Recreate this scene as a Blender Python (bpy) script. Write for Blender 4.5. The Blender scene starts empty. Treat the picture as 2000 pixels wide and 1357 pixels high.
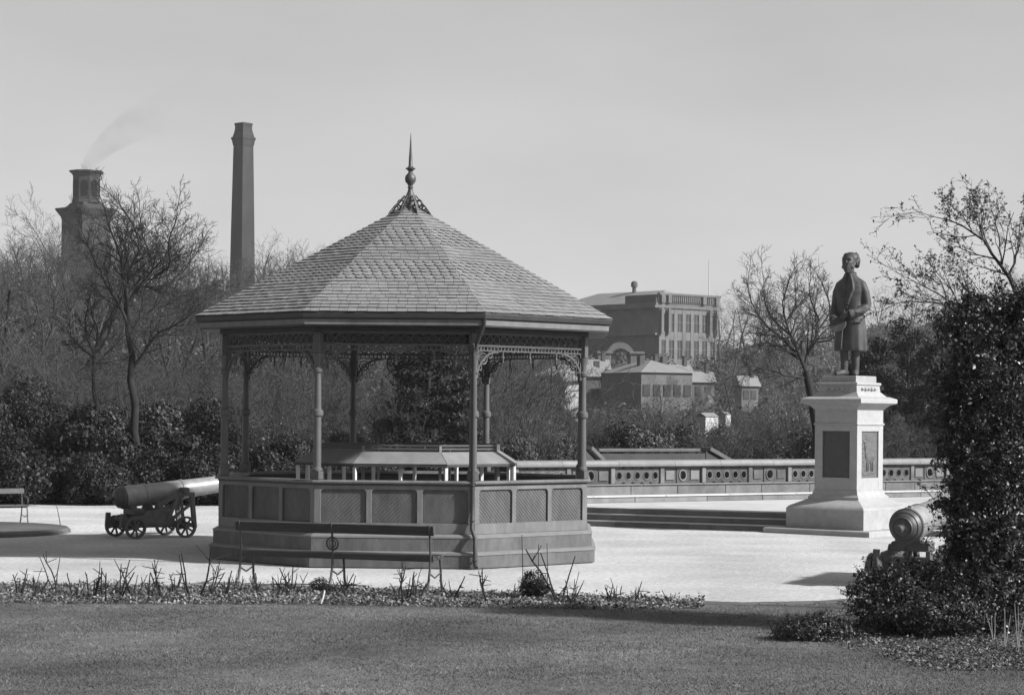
import bpy, bmesh, math, random
import numpy as np
from mathutils import Vector, Matrix

sc = bpy.context.scene
COL = sc.collection
R = math.radians
PI = math.pi

# ---------------------------------------------------------------- camera model
F, YH, ROLL, HC = 4339.0, 809.6, 0.0085, 2.4
CR, SR = math.cos(ROLL), math.sin(ROLL)

def at(px, py, Y):
    """world point seen at photo pixel (px,py) at distance Y from the camera"""
    u, v = px - 1000.0, py - 678.5
    u0, v0 = CR * u + SR * v, -SR * u + CR * v
    return Vector((u0 * Y / F, Y, HC + (YH - 678.5 - v0) * Y / F))

def ground(px, py, z=0.0):
    u, v = px - 1000.0, py - 678.5
    u0, v0 = CR * u + SR * v, -SR * u + CR * v
    Y = (HC - z) * F / (v0 - (YH - 678.5))
    return Vector((u0 * Y / F, Y, z))

# ---------------------------------------------------------------- materials
MATS = {}

def mat(name, v, rough=0.8, var=0.15, scale=6.0, bump=0.0, bscale=40.0, spec=0.3,
        island=0.0, metal=0.0, stretch=None, blotch=None):
    if name in MATS:
        return MATS[name]
    m = bpy.data.materials.new(name)
    m.use_nodes = True
    nt = m.node_tree
    N, Lk = nt.nodes, nt.links
    b = N['Principled BSDF']
    b.inputs['Roughness'].default_value = rough
    b.inputs['Specular IOR Level'].default_value = spec
    b.inputs['Metallic'].default_value = metal
    tc = N.new('ShaderNodeTexCoord')
    src = tc.outputs['Object']
    if stretch:
        mp = N.new('ShaderNodeMapping')
        mp.inputs['Scale'].default_value = stretch
        Lk.new(src, mp.inputs['Vector'])
        src = mp.outputs['Vector']
    nz = N.new('ShaderNodeTexNoise')
    nz.inputs['Scale'].default_value = scale
    nz.inputs['Detail'].default_value = 7.0
    nz.inputs['Roughness'].default_value = 0.65
    Lk.new(src, nz.inputs['Vector'])
    mr = N.new('ShaderNodeMapRange')
    mr.inputs['From Min'].default_value = 0.3
    mr.inputs['From Max'].default_value = 0.7
    mr.inputs['To Min'].default_value = v * (1 - var)
    mr.inputs['To Max'].default_value = v * (1 + var)
    Lk.new(nz.outputs['Fac'], mr.inputs['Value'])
    out = mr.outputs['Result']
    if island:
        g = N.new('ShaderNodeNewGeometry')
        r2 = N.new('ShaderNodeMapRange')
        r2.inputs['To Min'].default_value = 1 - island
        r2.inputs['To Max'].default_value = 1 + island
        Lk.new(g.outputs['Random Per Island'], r2.inputs['Value'])
        mu = N.new('ShaderNodeMath'); mu.operation = 'MULTIPLY'
        Lk.new(out, mu.inputs[0]); Lk.new(r2.outputs['Result'], mu.inputs[1])
        out = mu.outputs[0]
    if blotch:
        bs, ba = blotch
        n3 = N.new('ShaderNodeTexNoise')
        n3.inputs['Scale'].default_value = bs
        n3.inputs['Detail'].default_value = 4.0
        Lk.new(src, n3.inputs['Vector'])
        r3 = N.new('ShaderNodeMapRange')
        r3.inputs['From Min'].default_value = 0.3
        r3.inputs['From Max'].default_value = 0.7
        r3.inputs['To Min'].default_value = 1 - ba
        r3.inputs['To Max'].default_value = 1 + ba
        Lk.new(n3.outputs['Fac'], r3.inputs['Value'])
        mu = N.new('ShaderNodeMath'); mu.operation = 'MULTIPLY'
        Lk.new(out, mu.inputs[0]); Lk.new(r3.outputs['Result'], mu.inputs[1])
        out = mu.outputs[0]
    cb = N.new('ShaderNodeCombineColor')
    for i in range(3):
        Lk.new(out, cb.inputs[i])
    Lk.new(cb.outputs[0], b.inputs['Base Color'])
    if bump:
        n2 = N.new('ShaderNodeTexNoise')
        n2.inputs['Scale'].default_value = bscale
        n2.inputs['Detail'].default_value = 6.0
        Lk.new(src, n2.inputs['Vector'])
        bp = N.new('ShaderNodeBump')
        bp.inputs['Strength'].default_value = bump
        bp.inputs['Distance'].default_value = 0.05
        Lk.new(n2.outputs['Fac'], bp.inputs['Height'])
        Lk.new(bp.outputs['Normal'], b.inputs['Normal'])
    MATS[name] = m
    return m

M_GRASS   = mat('lawn_grass', 0.08514, 0.9, 0.25, 3.0, 0.6, 60, island=0.0, blotch=(0.35, 0.38))
M_BLADE   = mat('grass_blade', 0.09135, 0.75, 0.3, 1.5, island=0.45, blotch=(0.35, 0.42))
M_SOIL    = mat('bed_soil', 0.06579, 0.95, 0.5, 9.0, 1.0, 30)
M_GRAVEL  = mat('pale_gravel', 0.50, 0.95, 0.30, 11.0, 1.0, 80, blotch=(0.42, 0.20))
M_EARTH   = mat('rough_ground', 0.0774, 0.95, 0.4, 0.3, 0.6, 4)
M_STONE   = mat('dressed_stone', 0.40, 0.85, 0.18, 5.0, 0.15, 60, blotch=(1.2, 0.15))
M_STEP    = mat('step_stone', 0.30, 0.85, 0.3, 4.0, 0.15, 60)
M_WALL    = mat('terrace_stone', 0.09288, 0.9, 0.35, 3.0, 0.3, 40, blotch=(0.8, 0.3))
M_COPING  = mat('coping_stone', 0.1316, 0.85, 0.2, 3.0, 0.2, 50)
M_GRANITE = mat('pedestal_granite', 0.27, 0.7, 0.10, 9.0, 0.06, 120, blotch=(1.5, 0.06))
M_BRONZE  = mat('statue_bronze', 0.0387, 0.62, 0.35, 7.0, 0.10, 30, spec=0.35, blotch=(2.5, 0.3))
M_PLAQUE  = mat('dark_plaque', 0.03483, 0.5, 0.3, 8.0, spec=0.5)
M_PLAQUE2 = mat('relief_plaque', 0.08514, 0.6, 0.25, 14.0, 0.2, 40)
M_SLATE   = mat('roof_slate', 0.1548, 0.7, 0.18, 9.0, 0.15, 60, island=0.07, spec=0.35, blotch=(0.9, 0.14))
M_DECK    = mat('roof_deck', 0.0387, 0.9, 0.2)
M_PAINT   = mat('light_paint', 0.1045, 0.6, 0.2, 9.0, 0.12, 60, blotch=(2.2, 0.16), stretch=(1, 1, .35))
M_COLUMN  = mat('column_paint', 0.06966, 0.5, 0.15, 4.0, 0.05, 90)
M_CAST    = mat('cast_paint', 0.06192, 0.55, 0.15, 4.0)
M_FARWALL = mat('far_wall', 0.04644, 0.9, 0.25, 1.5, 0.2, 30)
M_FARCOP  = mat('far_coping', 0.08514, 0.9, 0.2, 1.5)
M_PLINTHG = mat('plinth_granite', 0.24, 0.75, 0.15, 7.0, 0.08, 90, blotch=(1.2, 0.12))
M_PANEL   = mat('panel_paint', 0.06579, 0.65, 0.25, 9.0, 0.12, 60, blotch=(2.0, 0.2), stretch=(1, 1, .35))
M_PLINTH  = mat('plinth_paint', 0.0774, 0.7, 0.25, 8.0, 0.15, 60, blotch=(1.4, 0.24), stretch=(1, 1, .4))
M_NOSE    = mat('nosing_paint', 0.1316, 0.6, 0.12)
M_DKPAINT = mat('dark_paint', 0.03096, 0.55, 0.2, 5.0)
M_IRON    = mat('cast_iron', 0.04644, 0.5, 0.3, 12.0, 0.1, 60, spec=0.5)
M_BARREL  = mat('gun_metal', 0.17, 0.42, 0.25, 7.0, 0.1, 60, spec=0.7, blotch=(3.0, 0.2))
M_CARR    = mat('carriage_iron', 0.06966, 0.6, 0.3, 9.0, 0.1, 60)
M_WOOD    = mat('weathered_board', 0.05418, 0.6, 0.3, 7.0, 0.15, 60, stretch=(0.6, 6, 6))
M_DESK    = mat('desk_board', 0.1548, 0.6, 0.15, 5.0, stretch=(1, 1, 1))
M_POST    = mat('white_post', 0.5, 0.6, 0.1)
M_FLOOR   = mat('boards', 0.09288, 0.8, 0.2)
M_BARK    = mat('bark', 0.01548, 0.95, 0.4, 5.0)
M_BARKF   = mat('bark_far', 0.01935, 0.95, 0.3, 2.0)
M_TWIGF   = mat('twigs_far', 0.048, 0.95, 0.3, 0.6)  # paler copy of the near twigs, sunlight on the wood put into the colour
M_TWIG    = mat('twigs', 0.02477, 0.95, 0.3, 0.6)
M_LEAFD   = mat('leaf_dark', 0.017, 0.55, 0.3, 1.2, island=0.7, spec=0.22, blotch=(1.4, 0.45))
M_LEAFH   = mat('leaf_holly', 0.02786, 0.42, 0.3, 2.0, island=0.95, spec=0.4, blotch=(1.8, 0.4))
M_LEAFM   = mat('leaf_mid', 0.045, 0.6, 0.3, 1.2, island=0.6, spec=0.35, blotch=(1.1, 0.4))
M_LEAFP   = mat('leaf_pale', 0.05031, 0.7, 0.3, 1.2, island=0.6, spec=0.3, blotch=(1.1, 0.3))
M_BUD     = mat('leaf_bud', 0.06966, 0.6, 0.3, 1.2, island=0.5)
M_WOODS   = mat('wood_mass', 0.052, 0.95, 0.35, 0.15)
M_HILL    = mat('hillside', 0.0387, 0.95, 0.45, 0.06, 0.8, 0.5, blotch=(0.02, 0.4))
M_BRICK   = mat('sooty_stone', 0.05418, 0.9, 0.2, 0.6, 0.2, 6, blotch=(0.12, 0.2))
M_TOWER   = mat('chimney_stone', 0.02477, 0.9, 0.35, 0.9, 0.3, 5, blotch=(0.16, 0.35), stretch=(1, 1, .25))
M_FACADE  = mat('facade_stone', 0.1084, 0.9, 0.15, 0.6, 0.1, 6)
M_SIDE    = mat('side_stone', 0.095, 0.9, 0.2, 0.5, 0.2, 6, blotch=(0.2, 0.2))
M_ROOFG   = mat('grey_roof', 0.1548, 0.8, 0.12, 0.5)
M_WHITE   = mat('whitewash', 0.36, 0.85, 0.1, 0.6)
M_VOID    = mat('opening_dark', 0.0072, 1.0, 0.1, spec=0.0)
M_FARGLASS = mat('far_glass', 0.02, 0.7, 0.2, 1.0, spec=0.3)
M_GLASS   = mat('window_glass', 0.0387, 0.15, 0.2, 1.0, spec=0.6)

# ---------------------------------------------------------------- object helpers
def link(o, parent=None):
    COL.objects.link(o)
    if parent is not None:
        o.parent = parent
    return o

def tag(o, label=None, cat=None, group=None, kind=None):
    if label: o['label'] = label
    if cat: o['category'] = cat
    if group: o['group'] = group
    if kind: o['kind'] = kind
    return o

def thing(name, label, cat, loc=(0, 0, 0), rz=0.0, group=None):
    o = bpy.data.objects.new(name, None)
    o.empty_display_size = 0.2
    o.location = loc
    o.rotation_euler = (0, 0, rz)
    link(o)
    return tag(o, label, cat, group)

def kids(o):
    return [c for c in COL.objects if c.parent is o]

def copy_tree(o, loc=None, rz=None, scale=None, label=None, group=None):
    r = o.copy(); COL.objects.link(r)
    if loc is not None: r.location = loc
    if rz is not None: r.rotation_euler = (0, 0, rz)
    if scale is not None: r.scale = scale if hasattr(scale, '__len__') else (scale,) * 3
    if label: r['label'] = label
    if group: r['group'] = group
    for ch in o.children:
        c = ch.copy(); COL.objects.link(c); c.parent = r
        for g in ch.children:
            d = g.copy(); COL.objects.link(d); d.parent = c
    return r

def mesh_np(name, V, Fc, m, parent=None, smooth=False, loc=None):
    """V (n,3); Fc list of int arrays with equal row length each"""
    me = bpy.data.meshes.new(name)
    V = np.asarray(V, dtype=np.float32)
    if not isinstance(Fc, list): Fc = [Fc]
    Fc = [np.asarray(f, dtype=np.int32) for f in Fc if len(f)]
    me.vertices.add(len(V)); me.vertices.foreach_set('co', V.ravel())
    nl = sum(f.size for f in Fc); npoly = sum(len(f) for f in Fc)
    me.loops.add(nl); me.polygons.add(npoly)
    me.loops.foreach_set('vertex_index', np.concatenate([f.ravel() for f in Fc]))
    tot = np.concatenate([np.full(len(f), f.shape[1], dtype=np.int32) for f in Fc])
    st = np.concatenate([[0], np.cumsum(tot)[:-1]]).astype(np.int32)
    me.polygons.foreach_set('loop_start', st)
    me.polygons.foreach_set('loop_total', tot)
    if smooth:
        me.polygons.foreach_set('use_smooth', np.ones(npoly, dtype=bool))
    me.update(calc_edges=True)
    me.validate()
    me.materials.append(m)
    o = bpy.data.objects.new(name, me)
    if loc is not None: o.location = loc
    return link(o, parent)

def rot2(x, y, a):
    c, s = math.cos(a), math.sin(a)
    return x * c - y * s, x * s + y * c

class MB:
    """collects shapes into one mesh"""
    def __init__(self):
        self.v, self.f = [], []
    def add(self, vs, fs):
        o = len(self.v)
        self.v += [tuple(p) for p in vs]
        self.f += [tuple(i + o for i in f) for f in fs]
        return self
    def box(self, c, s, rz=0.0, ch=0.0, M=None):
        """box centred at c, size s; ch = chamfer"""
        hx, hy, hz = s[0] / 2, s[1] / 2, s[2] / 2
        ch = min(ch, hx * .45, hy * .45, hz * .45)
        if ch <= 0:
            vs = [(sx * hx, sy * hy, sz * hz) for sz in (-1, 1) for sy in (-1, 1) for sx in (-1, 1)]
            fs = [(0, 2, 3, 1), (4, 5, 7, 6), (0, 1, 5, 4), (2, 6, 7, 3), (0, 4, 6, 2), (1, 3, 7, 5)]
        else:
            bm = bmesh.new()
            bmesh.ops.create_cube(bm, size=1.0)
            for q in bm.verts: q.co = Vector((q.co.x * 2 * hx, q.co.y * 2 * hy, q.co.z * 2 * hz))
            bmesh.ops.bevel(bm, geom=list(bm.edges), offset=ch, segments=1, affect='EDGES')
            bm.verts.index_update()
            vs = [tuple(q.co) for q in bm.verts]
            fs = [tuple(q.index for q in fc.verts) for fc in bm.faces]
            bm.free()
        out = []
        for x, y, z in vs:
            if M is not None:
                out.append(tuple(M @ Vector((x, y, z)) + Vector(c)))
            else:
                x2, y2 = rot2(x, y, rz)
                out.append((x2 + c[0], y2 + c[1], z + c[2]))
        return self.add(out, fs)
    def bar(self, a, b, w, h, up=(0, 0, 1), ch=0.0):
        """rectangular bar from a to b, width w (sideways), height h (along up)"""
        a, b = Vector(a), Vector(b)
        d = b - a; L = d.length; d.normalize()
        up = Vector(up)
        s = d.cross(up)
        if s.length < 1e-5: s = d.cross(Vector((1, 0, 0)))
        s.normalize(); u = s.cross(d)
        Mx = Matrix((d, s, u)).transposed()
        return self.box(tuple((a + b) / 2), (L, w, h), ch=ch, M=Mx)
    def tube(self, pts, rad, n=8, cap=True):
        pts = [Vector(p) for p in pts]
        if not hasattr(rad, '__len__'): rad = [rad] * len(pts)
        d0 = (pts[1] - pts[0]).normalized()
        ref = Vector((0, 0, 1)) if abs(d0.z) < 0.9 else Vector((1, 0, 0))
        u = d0.cross(ref).normalized()
        vs, fs = [], []
        for i, p in enumerate(pts):
            t = (pts[min(i + 1, len(pts) - 1)] - pts[max(i - 1, 0)])
            if t.length < 1e-9: t = d0
            t.normalize()
            u = (u - t * u.dot(t))
            if u.length < 1e-6: u = t.orthogonal()
            u.normalize(); w = t.cross(u)
            for k in range(n):
                a = 2 * PI * k / n
                vs.append(tuple(p + (u * math.cos(a) + w * math.sin(a)) * rad[i]))
        for i in range(len(pts) - 1):
            for k in range(n):
                k2 = (k + 1) % n
                fs.append((i * n + k, i * n + k2, (i + 1) * n + k2, (i + 1) * n + k))
        if cap:
            fs.append(tuple(range(n - 1, -1, -1)))
            e = (len(pts) - 1) * n
            fs.append(tuple(range(e, e + n)))
        return self.add(vs, fs)
    def lathe(self, prof, n=24, c=(0, 0, 0), M=None, a0=0.0, cap=True):
        """prof: (radius, z) list, bottom to top"""
        vs, fs = [], []
        for r, z in prof:
            for k in range(n):
                a = a0 + 2 * PI * k / n
                p = Vector((r * math.cos(a), r * math.sin(a), z))
                if M is not None: p = M @ p
                vs.append((p.x + c[0], p.y + c[1], p.z + c[2]))
        for i in range(len(prof) - 1):
            for k in range(n):
                k2 = (k + 1) % n
                fs.append((i * n + k, i * n + k2, (i + 1) * n + k2, (i + 1) * n + k))
        if cap:
            fs.append(tuple(range(n - 1, -1, -1)))
            e = (len(prof) - 1) * n
            fs.append(tuple(range(e, e + n)))
        return self.add(vs, fs)
    def loft(self, rings, cap=True):
        n = len(rings[0]); vs = []; fs = []
        for r in rings: vs += [tuple(p) for p in r]
        for i in range(len(rings) - 1):
            for k in range(n):
                k2 = (k + 1) % n
                fs.append((i * n + k, i * n + k2, (i + 1) * n + k2, (i + 1) * n + k))
        if cap:
            fs.append(tuple(range(n - 1, -1, -1)))
            e = (len(rings) - 1) * n
            fs.append(tuple(range(e, e + n)))
        return self.add(vs, fs)
    def prism(self, poly, o, ux, uy, depth):
        """2-D polygon in the frame (ux,uy) at o, thickened by depth along ux x uy, centred"""
        o, ux, uy = Vector(o), Vector(ux).normalized(), Vector(uy).normalized()
        n = ux.cross(uy)
        k = len(poly)
        vs = [tuple(o + ux * x + uy * y - n * depth / 2) for x, y in poly]
        vs += [tuple(o + ux * x + uy * y + n * depth / 2) for x, y in poly]
        fs = [tuple(range(k - 1, -1, -1)), tuple(range(k, 2 * k))]
        fs += [(i, (i + 1) % k, k + (i + 1) % k, k + i) for i in range(k)]
        return self.add(vs, fs)
    def sweep(self, prof, path, closed=False):
        """profile (offset outwards, z) swept along a horizontal path of (x,y) with mitred corners; outward = right of travel"""
        n = len(path); rings = []
        for i in range(n):
            p = Vector(path[i])
            if closed:
                d1 = (p - Vector(path[i - 1])).normalized(); d2 = (Vector(path[(i + 1) % n]) - p).normalized()
            else:
                d1 = (p - Vector(path[i - 1])).normalized() if i else (Vector(path[1]) - p).normalized()
                d2 = (Vector(path[i + 1]) - p).normalized() if i < n - 1 else d1
            n1 = Vector((d1.y, -d1.x)); n2 = Vector((d2.y, -d2.x))
            m = (n1 + n2); m = m / max(1e-6, m.dot(n1))
            rings.append([(p.x + m.x * q, p.y + m.y * q, z) for q, z in prof])
        k = len(prof); vs = [q for r in rings for q in r]; fs = []
        for i in range(n if closed else n - 1):
            j = (i + 1) % n
            for a in range(k):
                b = (a + 1) % k
                fs.append((i * k + a, j * k + a, j * k + b, i * k + b))
        if not closed:
            fs.append(tuple(range(k))); fs.append(tuple(range((n - 1) * k + k - 1, (n - 1) * k - 1, -1)))
        return self.add(vs, fs)
    def ball(self, c, r, n=12, m=8):
        if not hasattr(r, '__len__'): r = (r, r, r)
        prof = [(math.sin(PI * i / m), -math.cos(PI * i / m)) for i in range(m + 1)]
        prof[0] = (0.02, -1); prof[-1] = (0.02, 1)
        return self.lathe(prof, n, c, Matrix.Diagonal(Vector(r)))
    def torus(self, c, ux, uy, Rr, r, n=20, k=6):
        c, ux, uy = Vector(c), Vector(ux).normalized(), Vector(uy).normalized()
        w = ux.cross(uy)
        vs, fs = [], []
        for i in range(n):
            a = 2 * PI * i / n
            d = ux * math.cos(a) + uy * math.sin(a)
            for j in range(k):
                b = 2 * PI * j / k
                vs.append(tuple(c + d * (Rr + r * math.cos(b)) + w * r * math.sin(b)))
        for i in range(n):
            for j in range(k):
                i2, j2 = (i + 1) % n, (j + 1) % k
                fs.append((i * k + j, i2 * k + j, i2 * k + j2, i * k + j2))
        return self.add(vs, fs)
    def xf(self, M, start=0):
        self.v = self.v[:start] + [tuple(M @ Vector(p)) for p in self.v[start:]]
        return self
    def build(self, name, m, parent=None, smooth=None, loc=None):
        me = bpy.data.meshes.new(name)
        me.from_pydata(self.v, [], self.f)
        bm = bmesh.new(); bm.from_mesh(me)
        bmesh.ops.recalc_face_normals(bm, faces=bm.faces)
        bm.to_mesh(me); bm.free()
        if smooth:
            me.polygons.foreach_set('use_smooth', [True] * len(me.polygons))
            me.set_sharp_from_angle(angle=R(smooth))
        me.materials.append(m)
        o = bpy.data.objects.new(name, me)
        if loc is not None: o.location = loc
        return link(o, parent)

def sheet(name, pts, z, m, kind='structure'):
    """flat ground sheet from an outline of (x,y)"""
    me = bpy.data.meshes.new(name)
    bm = bmesh.new()
    vs = [bm.verts.new((x, y, z)) for x, y in pts]
    f = bm.faces.new(vs)
    bmesh.ops.triangulate(bm, faces=[f])
    for q in bm.faces:
        if q.normal.z < 0: q.normal_flip()
    bm.to_mesh(me); bm.free()
    me.materials.append(m)
    o = bpy.data.objects.new(name, me)
    link(o); tag(o, kind=kind)
    return o

# ---------------------------------------------------------------- plants: generators
def tubes_np(branches, ns):
    """branches: list of (pts (k,3), radii (k,)); returns V, F"""
    by = {}
    for p, r in branches: by.setdefault(len(p), []).append((p, r))
    Vs, Fs, off = [], [], 0
    for k, lst in by.items():
        P = np.array([a for a, _ in lst]); Rr = np.array([b for _, b in lst])
        m = len(P)
        T = np.gradient(P, axis=1)
        T /= np.linalg.norm(T, axis=2, keepdims=True) + 1e-9
        ov = P[:, -1] - P[:, 0]
        ref = np.zeros((m, 3)); ref[np.arange(m), np.argmin(np.abs(ov), axis=1)] = 1
        U = np.cross(T, ref[:, None, :]); U /= np.linalg.norm(U, axis=2, keepdims=True) + 1e-9
        W = np.cross(T, U)
        ang = 2 * np.pi * np.arange(ns) / ns
        V = (P[:, :, None, :] + Rr[:, :, None, None] * (np.cos(ang)[None, None, :, None] * U[:, :, None, :]
             + np.sin(ang)[None, None, :, None] * W[:, :, None, :]))
        idx = np.arange(m * k * ns).reshape(m, k, ns) + off
        nx = np.roll(idx, -1, axis=2)
        Fq = np.stack([idx[:, :-1], nx[:, :-1], nx[:, 1:], idx[:, 1:]], axis=-1).reshape(-1, 4)
        Vs.append(V.reshape(-1, 3)); Fs.append(Fq); off += m * k * ns
    return np.concatenate(Vs), np.concatenate(Fs)

def unit(v):
    return v / (np.linalg.norm(v) + 1e-9)

def grow(rng, base, d, L, r, lev, S, out):
    """recursive branching; S: dict of per-level lists"""
    k = S['k'][lev]
    pts = [np.array(base, float)]; d = unit(np.array(d, float))
    step = L / (k - 1); tans = [d]
    for i in range(k - 1):
        d = unit(d + rng.normal(0, S['wob'][lev], 3) + np.array([0, 0, S['trop'][lev]]))
        pts.append(pts[-1] + d * step); tans.append(d)
    pts = np.array(pts)
    tip = S['tip'][lev]
    rad = r * (1 - (1 - tip) * np.linspace(0, 1, k) ** 0.9)
    out[lev].append((pts, rad))
    if lev + 1 >= len(S['k']): return
    sub(rng, pts, rad, L, lev, S, out)

def sub(rng, pts, rad, L, lev, S, out, n=None, t0=None):
    n = S['n'][lev] if n is None else n
    t0 = S['t0'][lev] if t0 is None else t0
    k = len(pts); az = rng.uniform(0, 2 * PI)
    for j in range(n):
        t = t0 + (1 - t0) * (j + rng.uniform(0.1, 0.9)) / n
        x = t * (k - 1); i = min(int(x), k - 2); fr = x - i
        p = pts[i] * (1 - fr) + pts[i + 1] * fr
        tan = unit(pts[i + 1] - pts[i])
        a = S['ang'][lev] * rng.uniform(0.7, 1.25)
        az += 2.4 + rng.normal(0, 0.35)
        o1 = unit(np.cross(tan, [0.3, 0.5, 0.81])); o2 = np.cross(tan, o1)
        dd = tan * math.cos(a) + (o1 * math.cos(az) + o2 * math.sin(az)) * math.sin(a)
        rr = rad[i] * (1 - fr) + rad[i + 1] * fr
        LL = L * S['len'][lev] * rng.uniform(0.65, 1.2) * (1.15 - 0.55 * t)
        grow(rng, p, dd, LL, max(S['rmin'], rr * S['rr'][lev]), lev + 1, S, out)

def spec(n, k, ln, ang, wob, trop, t0, rr, rmin=0.008):
    q = len(k)
    return dict(n=n, k=k, len=ln, ang=ang, wob=wob, trop=trop, t0=t0, rr=rr, rmin=rmin,
                tip=[0.35] + [0.3] * (q - 2) + [0.45])

def tree_parts(rng, S, L, r, lean=(0, 0, 1), extra=None):
    out = {i: [] for i in range(len(S['k']))}
    grow(rng, (0, 0, -0.05), lean, L, r, 0, S, out)
    return out

def build_tree(root, out, mt=None, mc=None, nt=8):
    mt = mt or M_BARK; mc = mc or M_TWIG
    V, Fq = tubes_np(out[0], nt)
    mesh_np('trunk', V, Fq, mt, root, True)
    VV, FF, off = [], [], 0
    for lv in sorted(out):
        if lv == 0 or not out[lv]: continue
        V, Fq = tubes_np(out[lv], 6 if lv == 1 else (4 if lv == 2 else 3))
        VV.append(V); FF.append(Fq + off); off += len(V)
    mesh_np('crown', np.concatenate(VV), np.concatenate(FF), mc, root, True)

def leaf_quads(rng, P, Nn, size, droop=0.0, asp=0.5):
    """one folded rhombus leaf per point P with rough normal Nn"""
    n = len(P)
    nrm = Nn + rng.normal(0, 0.55, (n, 3)); nrm /= np.linalg.norm(nrm, axis=1, keepdims=True) + 1e-9
    a = rng.normal(0, 1, (n, 3)); a[:, 2] -= droop
    a -= nrm * np.sum(a * nrm, axis=1, keepdims=True); a /= np.linalg.norm(a, axis=1, keepdims=True) + 1e-9
    b = np.cross(nrm, a)
    s = (size * (0.45 + 1.1 * rng.random(n) ** 1.3))[:, None]
    v0 = P - a * s * .5; v2 = P + a * s * .5 - nrm * s * .12
    v1 = P + b * s * asp * .5 + nrm * s * .1; v3 = P - b * s * asp * .5 + nrm * s * .1
    V = np.stack([v0, v1, v2, v3], axis=1).reshape(-1, 3)
    return V, np.arange(4 * n).reshape(n, 4)

def blob_points(rng, blobs, n, shell=0.35):
    """points spread through a set of ellipsoid clumps (cx,cy,cz,rx,ry,rz); denser towards the surface, gaps between clumps"""
    B = np.array(blobs, float)
    w = (B[:, 3] * B[:, 4] + B[:, 4] * B[:, 5] + B[:, 3] * B[:, 5]); w /= w.sum()
    i = rng.choice(len(B), n, p=w)
    d = rng.normal(0, 1, (n, 3)); d /= np.linalg.norm(d, axis=1, keepdims=True)
    rad = 1 - np.abs(rng.normal(0, shell, n)) + rng.normal(0, 0.05, n)
    rad = np.clip(rad, 0.05, 1.2)
    # uneven outline
    lump = 1 + 0.16 * np.sin(d[:, 0] * 7 + i * 1.7) * np.cos(d[:, 2] * 6 + i) + 0.1 * np.sin(d[:, 1] * 13 + i * 2.1)
    P = B[i, :3] + d * B[i, 3:] * (rad * lump)[:, None]
    return P, d / B[i, 3:] * B[i, 3:].mean(axis=1, keepdims=True)
# ---------------------------------------------------------------- camera, sky, sun
cam_d = bpy.data.cameras.new('camera')
cam = bpy.data.objects.new('camera', cam_d)
link(cam)
cam.location = (0, 0, HC)
cam.rotation_euler = (Matrix.Rotation(R(90), 4, 'X') @ Matrix.Rotation(ROLL, 4, 'Z')).to_euler()
cam_d.sensor_width = 36.0
cam_d.lens = 36.0 * F / 2000.0
cam_d.shift_y = (YH - 678.5) / 2000.0
cam_d.shift_x = 1.1 / 2000.0
cam_d.clip_start = 0.5
cam_d.clip_end = 9000.0
sc.camera = cam

SUN_AZ = 68.0      # degrees to the right of the direction towards the camera
SUN_EL = 33.0
sx = math.sin(R(SUN_AZ)) * math.cos(R(SUN_EL))
sy = -math.cos(R(SUN_AZ)) * math.cos(R(SUN_EL))
sz = math.sin(R(SUN_EL))
sun_d = bpy.data.lights.new('sun', 'SUN')
sun_d.energy = 5.0
sun_d.angle = R(2.5)
sun_d.color = (1.0, 1.0, 1.0)
sun = bpy.data.objects.new('sun', sun_d)
link(sun)
sun.location = (30, -10, 40)
sun.rotation_euler = Vector((-sx, -sy, -sz)).to_track_quat('-Z', 'Y').to_euler()

w = bpy.data.worlds.new('World'); sc.world = w
w.use_nodes = True
nt = w.node_tree
bg = nt.nodes['Background']
sky = nt.nodes.new('ShaderNodeTexSky')
sky.sky_type = 'NISHITA'
sky.sun_disc = False
sky.sun_elevation = R(SUN_EL)
sky.sun_rotation = math.atan2(sx, sy)
sky.air_density = 1.0
sky.dust_density = 1.8
bw = nt.nodes.new('ShaderNodeSeparateColor')       # black-and-white film behind a red filter
nt.links.new(sky.outputs['Color'], bw.inputs['Color'])
pwr = nt.nodes.new('ShaderNodeMath'); pwr.operation = 'POWER'; pwr.inputs[1].default_value = 0.66   # thin even veil of high cloud
nt.links.new(bw.outputs['Red'], pwr.inputs[0]); tcw = nt.nodes.new('ShaderNodeTexCoord'); mpw = nt.nodes.new('ShaderNodeMapping'); mpw.inputs['Scale'].default_value = (5, 5, 16)
nzw = nt.nodes.new('ShaderNodeTexNoise'); nzw.inputs['Scale'].default_value = 1.3; nzw.inputs['Detail'].default_value = 6
mrw = nt.nodes.new('ShaderNodeMapRange'); mrw.inputs['From Min'].default_value = .3; mrw.inputs['From Max'].default_value = .7; mrw.inputs['To Min'].default_value = .95; mrw.inputs['To Max'].default_value = 1.06
muw = nt.nodes.new('ShaderNodeMath'); muw.operation = 'MULTIPLY'      # faint high cloud
nt.links.new(tcw.outputs['Generated'], mpw.inputs['Vector']); nt.links.new(mpw.outputs['Vector'], nzw.inputs['Vector']); nt.links.new(nzw.outputs['Fac'], mrw.inputs['Value'])
nt.links.new(pwr.outputs[0], muw.inputs[0]); nt.links.new(mrw.outputs['Result'], muw.inputs[1]); nt.links.new(muw.outputs[0], bg.inputs['Color'])
bg.inputs['Strength'].default_value = 0.15

vs = sc.view_settings
vs.view_transform = 'Standard'; vs.look = 'None'; vs.gamma = 1.0; vs.exposure = 0.88
sc.cycles.max_bounces = 6
sc.cycles.transparent_max_bounces = 6
sc.cycles.volume_bounces = 1

# ---------------------------------------------------------------- ground
sheet('ground', [(-3000, -60), (3000, -60), (3000, 4000), (-3000, 4000)], 0.0, M_EARTH)

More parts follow.
